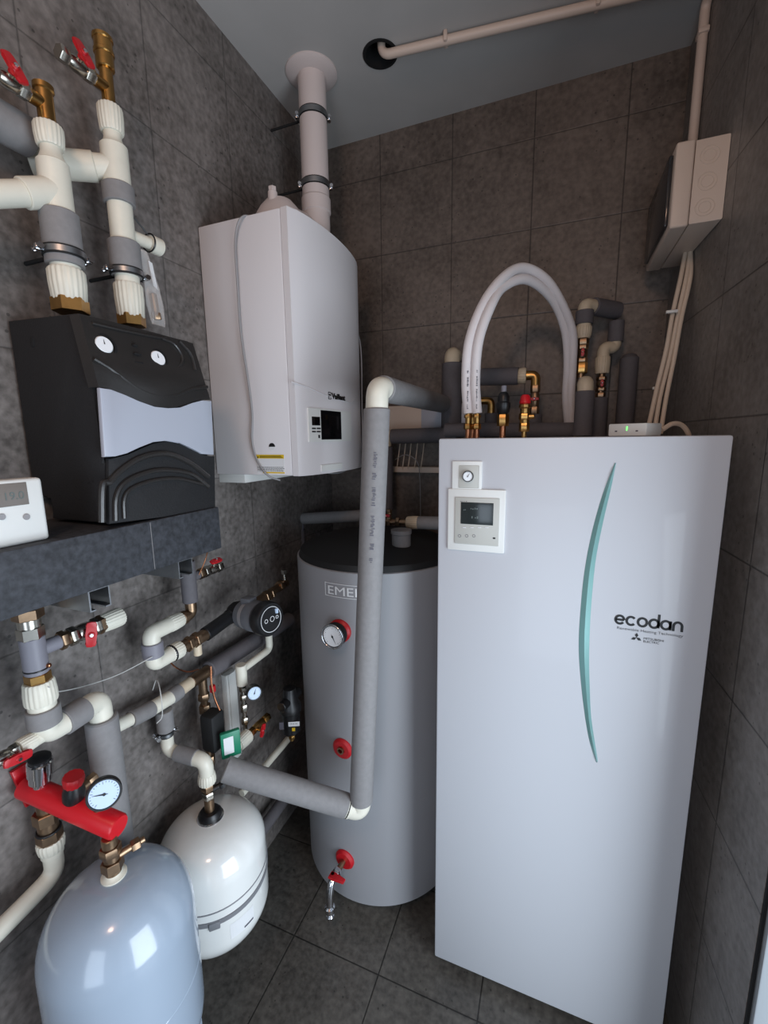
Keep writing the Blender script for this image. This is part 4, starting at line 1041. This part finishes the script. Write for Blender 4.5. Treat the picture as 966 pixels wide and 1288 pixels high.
# ------------------------------------------------------------------ tall insulated pipe in front of the tank
pt, pb = Vector((-.408, 1.005, 1.722)), Vector((-.462, .965, .565))
t = Thing('tall_insulated_pipe', pb, 'tall grey insulated pipe with white elbows standing in front of the grey tank', 'pipe')
dv = (pt-pb).normalized()
t0 = P(472, 508, y=1.005); t1 = P(455, 1008, y=.967)
f_ = t.add('foam_insulation', MB().cyl(pt-dv*.050, pb+dv*.030, .0325, 40, ch=.003), 'foam')
far = P(556, 508, y=1.66)
t.add('top_elbow', MB().pipe([pt-dv*.07, pt, pt+(far-pt).normalized()*.055], .0275, .035, n=28, seg=12), 'ppr')
t.add('upper_insulation', MB().cyl(pt+(far-pt).normalized()*.036, far, .0325, 36, ch=.003), 'foam')
lo_ = P(283, 967, x=-.79)
t.add('bottom_elbow', MB().pipe([pb+dv*.06, pb, pb+(lo_-pb).normalized()*.055], .0275, .032, n=28, seg=12), 'ppr')
dl = (lo_-pb).normalized()
t.add('lower_insulation', MB().cyl(pb+dl*.043, lo_, .0325, 36, ch=.003), 'foam')
t.add('seal_ring', MB().torus(pb+dl*.040, dl, .027, .003), 'black')
t.add('elbow_collar', MB().cyl(pb+dl*.032, pb+dl*.046, .0295), 'ppr')
t.add('socket', MB().cyl(far-(far-pt).normalized()*.01, far+(far-pt).normalized()*.03, .022), 'bronze')
# printed code on the insulation
rtv = dv.cross(Vector((.35, 1, 0))).normalized()*1
od = Vector((pt.x, pt.y, 0)).normalized()*-1
od = (od-dv*od.dot(dv)).normalized()
side = dv.cross(od).normalized()
base_ = pt-dv*.155
print_marks(t, 'worn_print', base_+od*.0330-side*.004, -dv, side, [(.0, .035), (.05, .066), (.085, .115), (.122, .130), (.155, .205), (.225, .238), (.262, .272)], .011, 'inkf', f_, 9, .0012)

# ------------------------------------------------------------------ behind and above the heat pump cabinet
def vcol(u, v, y):
    p = B(u, v, y); return p.x, (lambda vv: Vector((p.x, y, row(p.x, y, vv))))
TOP = ET-.004+.001
# conduit across the ceiling
t = Thing('ceiling_conduit', (hx, hy, CZ), 'cream cable conduit running across the ceiling from the round hole', 'conduit')
a, b_ = P(480, 70, z=2.782), P(800, -6, z=2.782)
e = (b_-a).normalized()
t.add('tube', MB().pipe([Vector((a.x-.002, a.y, 2.87)), a, a+e*1.1], .0125, .03, n=24), 'conduit')
for s in (.20, .62):
    k = t.add('clip', MB().box(a+e*s+Zv*.004, (.012, .034, .028), .003, rot=Matrix.Rotation(math.atan2(e.y, e.x), 3, 'Z')), 'conduit')
# distribution box on the right wall
Y0, Y1_ = 1.40, 1.715
fx0 = .243; zt_, zb_ = 2.312, 2.122
t = Thing('distribution_box', (rx(1.5), 1.55, zb_), 'cream electrical distribution box with smoked door on the right wall', 'fuse box')
def wallx(y): return rx(y)-.001
b = t.add('base', MB().prism([(fx0+.042, Y0, zb_), (wallx(Y0), Y0, zb_), (wallx(Y1_), Y1_, zb_), (fx0+.042, Y1_, zb_)], Zv*(zt_-zb_), .004), 'boxp')
cvr = t.add('cover', MB().span((fx0, Y0-.003, zb_-.003), (fx0+.041, Y1_+.003, zt_+.003), .006, seg=3), 'boxp')
t.add('door', MB().span((fx0-.010, Y0+.02, zb_+.012), (fx0+.001, Y1_-.02, zt_-.012), .004), 'smoke', cvr)
for i in range(3):
    c = Vector((rx(Y0)-.040, Y0, zb_+.035+i*.058)); t.add('knockout', MB().torus(c, Y, .020, .0012, 32, 6), 'boxp', b); t.add('knockout', MB().torus(c, Y, .013, .001, 28, 6), 'boxp', b)
# conduit up the right wall
p = P(868, 172, x=.327); cy2 = min(p.y, 1.69); cx2 = rx(cy2)-.0135
cy2 = 1.66; cx2 = rx(cy2)-.0138
t = Thing('wall_conduit', (cx2, cy2, zt_), 'cream cable conduit rising from the distribution box to the ceiling edge', 'conduit')
t.add('tube', MB().pipe([(cx2, cy2, zt_-.0), (cx2, cy2, CZ-.016), (rx(.4)-.0135, .4, CZ-.016)], .0125, .03, n=24), 'conduit')
zc_ = row(cx2, cy2, 42)
t.add('clip', MB().span((cx2-.014, cy2-.018, zc_-.007), (rx(cy2)-.001, cy2+.018, zc_+.007), .003), 'conduit')
# cables down to the cabinet
paths = [[(862, 318), (856, 350), (846, 395), (838, 440), (826, 490), (815, 532)],
         [(868, 318), (863, 350), (852, 400), (842, 450), (830, 500), (824, 532)],
         [(873, 318), (868, 350), (857, 400), (848, 450), (838, 500), (832, 532)]]
labs = ['cream cable from the distribution box, nearest the back wall', 'middle of three cream cables from the distribution box', 'cream cable from the distribution box, closest to the right wall']
for pth, lab in zip(paths, labs):
    pts = []
    for i, (u, v) in enumerate(pth):
        y = 1.60-.14*i/5; q = B(u, v, y); q.x = min(q.x, rx(y)-.008); pts.append(q)
    pts[0].z = zb_-.001; pts[-1].z = TOP+.008
    t = Thing('power_cable', pts[0], lab, 'cable', 'cables from the distribution box'); t.add('sheath', MB().curve(pts, .0062, 10), 'wcable')
for u, v, lab in ((845, 392, 'small white cable clip on the cables, upper one'), (828, 488, 'small white cable clip on the cables, lower one')):
    q = B(u, v, 1.53); o = finish('cable_clip', MB().box(q, (.030, .012, .008), .002), M['plastic']); tag(o, lab, 'cable clip', 'cable clips')
# small radio box on the cabinet
wb = B(798, 545, 1.115); rot = Matrix.Rotation(math.radians(-33), 3, 'Z')
t = Thing('wifi_box', (wb.x, 1.16, ET), 'small white adapter box with green light on top of the heat pump cabinet', 'adapter')
c = Vector((wb.x+.008, wb.y+.055, ET+.0145)); b = t.add('housing', MB().box(c, (.085, .075, .028), .003, rot=rot), 'plastic')
fnv = rot @ Vector((0, -1, 0)); exv = rot @ X
t.add('indicator_light', MB().box(c+fnv*.0376+Zv*.003, (.0018, .0012, .009), rot=rot), 'led', b)
mb = MB()
for s in (-.024, .022): mb.box(c+fnv*.0376+exv*s-Zv*.003, (.005, .001, .003), rot=rot)
t.add('print_marks', mb, 'inkf', b)
t = Thing('adapter_cable', c, 'cream cable looping out behind the small adapter box', 'cable')
t.add('sheath', MB().curve([B(832, 541, 1.20), B(846, 533, 1.22), B(858, 535, 1.24), B(866, 546, 1.26), B(866, 556, 1.3)], .0055, 10), 'wcable')
# white insulated hoses arching back to the wall
for k, (off, lab) in enumerate(((-.0125, 'left of the white foam hoses arching off the cabinet top'), (.0125, 'right of the white foam hoses arching off the cabinet top'), (0, 'white foam hose behind the other two in the arch'))):
    yk = 1.24+(.0 if k < 2 else .03)
    base = B(594.5, 520, yk)+X*off
    pts = [base, B(592, 480, yk)+X*off, B(596, 430, yk)+X*off*1.0, B(612, 385, 1.27)+X*off*.8-Zv*off*.3, B(632, 356, 1.33)-Zv*off, B(658, 344, 1.40)-Zv*off*1.2, B(684, 357, 1.47)-Zv*off*.8-X*off*.5, B(704, 385, 1.54)-X*off*.7, B(716, 420, 1.60)-X*off*.8, B(717, 460, 1.64)-X*off*.6, B(715, 500, 1.66)-X*off*.6, B(717, 545, 1.68)-X*off*.3]
    if k == 2: pts = [p+Y*.022 for p in pts]
    t = Thing('insulated_hose', base, lab, 'hose', 'white hoses arching over the cabinet')
    hz = t.add('foam_sheath', MB().curve(pts, .0135, 16), 'hose')
    cb = Vector((base.x, base.y, TOP))
    t.add('copper_tail', MB().cyl(cb, cb+Zv*.028, .0068), 'copper')
    t.add('brass_nut', MB().hexa(cb+Zv*.027, cb+Zv*.042, .0115).cyl(cb+Zv*.042, base, .008).hexa(base-Zv*.012, base-Zv*.004, .011), 'brass')
    if k < 2:
        print_marks(t, 'worn_print', pts[0]+Vector((-.002, -.0134, .012)), (pts[2]-pts[0]), X, [(0, .012), (.02, .05), (.06, .085), (.095, .10)], .0045, 'inkf', hz, k+11, .0022)
t = Thing('air_vent', B(632, 546, 1.27), 'black automatic air vent with grey cap on a copper stub atop the cabinet', 'air vent')
x0, c = vcol(632, 546, 1.27); bt = Vector((x0, 1.27, TOP)); k = lambda v: Vector((x0, 1.27, row(x0, 1.27, v)))
t.add('copper_stub', MB().cyl(bt, k(533), .0085), 'copper'); t.add('brass_nut', MB().hexa(k(536), k(521), .0165), 'brass')
t.add('body', MB().lathe(k(521), Zv, [(.012, 0), (.017, .006), (.0195, .022), (.0195, .030), (.016, .034), (.016, .046), (.012, .056), (.008, .06)], 28), 'black')
t.add('cap', MB().cyl(k(499), k(485), .0072), 'pvc')
t = Thing('safety_valve', B(659, 546, 1.27), 'brass safety valve with red cap on top of the heat pump cabinet', 'safety valve')
x1, _ = vcol(659, 546, 1.27); k = lambda v: Vector((x1, 1.27, row(x1, 1.27, v)))
t.add('body', MB().cyl(Vector((x1, 1.27, TOP)), k(540), .007).hexa(k(543), k(532), .014).cyl(k(533), k(512), .0125).hexa(k(528), k(520), .0155).lathe(k(514), Zv, [(.0125, 0), (.016, .003), (.016, .010), (.012, .014)], 24).cyl(k(524), k(524)+X*.026, .007), 'brass')
t.add('cap', MB().lathe(k(508), Zv, [(.013, 0), (.0155, .003), (.0125, .020), (.0085, .024), (0, .024)], 10), 'red')

# grey and beige pipes standing behind the cabinet
def std(name, label, y, u, parts, cat_='pipe', group=None):
    x, _ = vcol(u, 500, y); k = lambda v: Vector((x, y, row(x, y, v)))
    t = Thing(name, k(parts[0][1]), label, cat_, group)
    for nm, v0, v1, r, m, kind in parts:
        mb = MB(); p, q = k(v0), k(v1)
        if kind == 'cyl': mb.cyl(p, q, r)
        elif kind == 'hex': mb.hexa(p, q, r)
        else: mb.ribbed(p, q, r)
        t.add(nm, mb, m)
    return t, x, k
yp = 1.50
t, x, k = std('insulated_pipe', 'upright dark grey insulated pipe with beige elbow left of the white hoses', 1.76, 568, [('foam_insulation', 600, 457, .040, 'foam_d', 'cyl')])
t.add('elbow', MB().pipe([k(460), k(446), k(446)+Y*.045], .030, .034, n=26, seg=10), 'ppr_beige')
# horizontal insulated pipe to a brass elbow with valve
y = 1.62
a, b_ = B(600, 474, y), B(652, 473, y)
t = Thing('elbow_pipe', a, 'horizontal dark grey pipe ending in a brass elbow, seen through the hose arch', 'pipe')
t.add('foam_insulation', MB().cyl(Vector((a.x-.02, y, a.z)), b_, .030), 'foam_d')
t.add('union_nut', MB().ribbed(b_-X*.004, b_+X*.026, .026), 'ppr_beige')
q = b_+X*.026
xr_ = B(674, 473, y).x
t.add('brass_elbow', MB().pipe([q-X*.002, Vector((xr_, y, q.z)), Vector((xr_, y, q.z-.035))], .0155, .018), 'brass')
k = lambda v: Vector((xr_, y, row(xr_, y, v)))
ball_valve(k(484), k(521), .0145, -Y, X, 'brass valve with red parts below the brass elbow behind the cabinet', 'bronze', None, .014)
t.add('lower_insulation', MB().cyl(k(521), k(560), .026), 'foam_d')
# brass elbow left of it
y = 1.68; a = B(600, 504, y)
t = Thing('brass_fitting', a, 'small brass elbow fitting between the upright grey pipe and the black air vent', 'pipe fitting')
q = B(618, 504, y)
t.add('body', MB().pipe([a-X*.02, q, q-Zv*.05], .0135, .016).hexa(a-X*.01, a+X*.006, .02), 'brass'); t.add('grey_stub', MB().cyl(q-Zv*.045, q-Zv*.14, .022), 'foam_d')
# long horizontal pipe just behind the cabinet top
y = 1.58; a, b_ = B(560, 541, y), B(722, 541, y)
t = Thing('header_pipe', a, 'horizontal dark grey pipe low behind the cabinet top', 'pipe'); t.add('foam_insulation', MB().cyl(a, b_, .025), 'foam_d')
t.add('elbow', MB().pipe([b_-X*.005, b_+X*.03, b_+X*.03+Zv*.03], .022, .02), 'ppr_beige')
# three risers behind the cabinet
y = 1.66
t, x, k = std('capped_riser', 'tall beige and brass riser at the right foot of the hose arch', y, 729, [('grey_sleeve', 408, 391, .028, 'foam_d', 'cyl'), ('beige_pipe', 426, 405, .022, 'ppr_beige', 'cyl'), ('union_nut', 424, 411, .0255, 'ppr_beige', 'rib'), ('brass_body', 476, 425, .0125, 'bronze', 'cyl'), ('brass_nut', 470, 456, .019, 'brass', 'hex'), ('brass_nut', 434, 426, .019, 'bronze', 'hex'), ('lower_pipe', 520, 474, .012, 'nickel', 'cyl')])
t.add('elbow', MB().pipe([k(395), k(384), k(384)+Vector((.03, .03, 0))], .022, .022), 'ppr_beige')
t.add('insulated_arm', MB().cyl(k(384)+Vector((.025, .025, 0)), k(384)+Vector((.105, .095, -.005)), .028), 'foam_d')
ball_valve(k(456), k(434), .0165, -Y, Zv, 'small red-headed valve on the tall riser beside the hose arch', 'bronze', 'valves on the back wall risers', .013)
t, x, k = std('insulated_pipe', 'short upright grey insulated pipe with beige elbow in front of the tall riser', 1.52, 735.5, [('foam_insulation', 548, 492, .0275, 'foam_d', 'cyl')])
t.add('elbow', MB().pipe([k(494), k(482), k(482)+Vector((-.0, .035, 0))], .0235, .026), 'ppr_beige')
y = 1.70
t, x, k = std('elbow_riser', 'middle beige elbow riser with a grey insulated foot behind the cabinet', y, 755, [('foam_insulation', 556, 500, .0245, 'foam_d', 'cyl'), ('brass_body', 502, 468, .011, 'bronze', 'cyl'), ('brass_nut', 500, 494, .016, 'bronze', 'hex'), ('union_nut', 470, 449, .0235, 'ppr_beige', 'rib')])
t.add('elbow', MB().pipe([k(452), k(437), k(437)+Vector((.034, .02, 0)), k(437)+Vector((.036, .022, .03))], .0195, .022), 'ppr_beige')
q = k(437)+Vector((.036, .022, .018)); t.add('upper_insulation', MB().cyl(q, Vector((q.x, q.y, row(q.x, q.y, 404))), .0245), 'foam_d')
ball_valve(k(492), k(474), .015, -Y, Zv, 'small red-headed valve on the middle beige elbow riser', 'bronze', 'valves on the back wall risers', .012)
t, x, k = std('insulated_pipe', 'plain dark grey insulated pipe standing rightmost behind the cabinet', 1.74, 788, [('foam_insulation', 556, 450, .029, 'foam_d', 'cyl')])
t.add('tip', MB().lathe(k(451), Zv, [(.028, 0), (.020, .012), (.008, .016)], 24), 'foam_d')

# ------------------------------------------------------------------ on the back wall between boiler and cabinet
y = BY-.055; a, b_ = B(480, 546, y), B(556, 508, y)
t = Thing('wiring_box', (a.x, BY, a.z), 'pale wiring centre box on the back wall behind the tall pipe', 'wiring box')
h = t.add('housing', MB().span((a.x, y, a.z), (b_.x+.12, BY, b_.z), .005), 'boxp')
t.add('end_cap', MB().span((B(530, 520, y).x, y-.003, a.z+.002), (b_.x+.118, y, b_.z-.002), .002), 'band', h)
a2, b2 = B(480, 594, y), B(556, 588, y)
t = Thing('terminal_rail', (a2.x, BY, a2.z), 'narrow pale rail under the wiring box where thin wires gather', 'rail')
t.add('rail', MB().span((a2.x, y+.01, a2.z), (b2.x+.12, BY, b2.z), .002), 'boxp')
for i, u in enumerate((500, 507, 514, 522, 530)):
    p0, p1 = B(u+4, 550, y+.01), B(u-1, 590, y+.005); t = Thing('thin_wire', p0, 'thin pale wire hanging between wiring box and rail', 'wire', 'thin wires under the wiring box')
    t.add('strand', MB().curve([p0, p0.lerp(p1, .5)+X*.006-Y*.015, p1], .0022, 6), 'wcable')
p0 = B(515, 574, y-.01); t = Thing('loose_wire', p0, 'single thin wire looping off the rail and hanging straight down', 'wire')
t.add('strand', MB().curve([B(497, 578, y), B(510, 572, y-.02), B(524, 580, y-.02), B(528, 600, y-.01), B(529, 650, y-.01)], .0018, 6), 'cable')
y = 1.70
a, b_ = B(490, 549, y), B(560, 547, y)
t = Thing('insulated_pipe', a, 'dark grey pipe turning down behind the tall insulated pipe, under the wiring box', 'pipe')
t.add('foam_insulation', MB().cyl(a+X*.01, b_+X*.05, .030), 'foam_d')
dn = B(485, 560, y); t.add('elbow', MB().pipe([a+X*.02, Vector((dn.x, y, a.z)), Vector((dn.x, y, a.z-.04))], .024, .026), 'ppr_beige')
t.add('lower_insulation', MB().cyl(Vector((dn.x, y, row(dn.x, y, 562))), Vector((dn.x, y, row(dn.x, y, 642))), .030), 'foam_d')
# pipes above the tank lid
y = 1.56
a, b_ = B(376, 652, y), B(456, 648, y)
t = Thing('tank_pipe', a, 'grey insulated pipe with pale elbow lying above the black tank lid, left', 'pipe')
t.add('foam_insulation', MB().cyl(a+X*.02, b_+X*.02, .024), 'foam')
t.add('elbow', MB().pipe([a+X*.03, a, a-Zv*.08], .020, .026), 'pvc'); t.add('elbow_sleeve', MB().cyl(a-Zv*.045, a-Zv*.14, .024), 'foam_d')
y = 1.40
a = B(480, 656, y); b_ = B(553, 658, y)
t = Thing('tank_pipe', a, 'bronze coupling and grey pipe above the black tank lid, right of the tall pipe', 'pipe')
e = (b_-a).normalized()
t.add('brass_coupling', MB().cyl(a-e*.04, B(513, 657, y), .010).hexa(a+e*.02, a+e*.035, .0165).hexa(a+e*.055, a+e*.068, .0165), 'bronze')
q = B(512, 657, y); t.add('union_nut', MB().ribbed(q, B(527, 657.3, y), .0225), 'ppr_beige')
t.add('foam_insulation', MB().cyl(B(526, 657.3, y), b_+e*.05, .0225), 'foam')
q = a+e*.03; ball_valve(q+Zv*.008-X*.0, q+Zv*.044, .009, -Y, X, 'tiny brass drain cock above the black tank lid', 'bronze', None, .012)
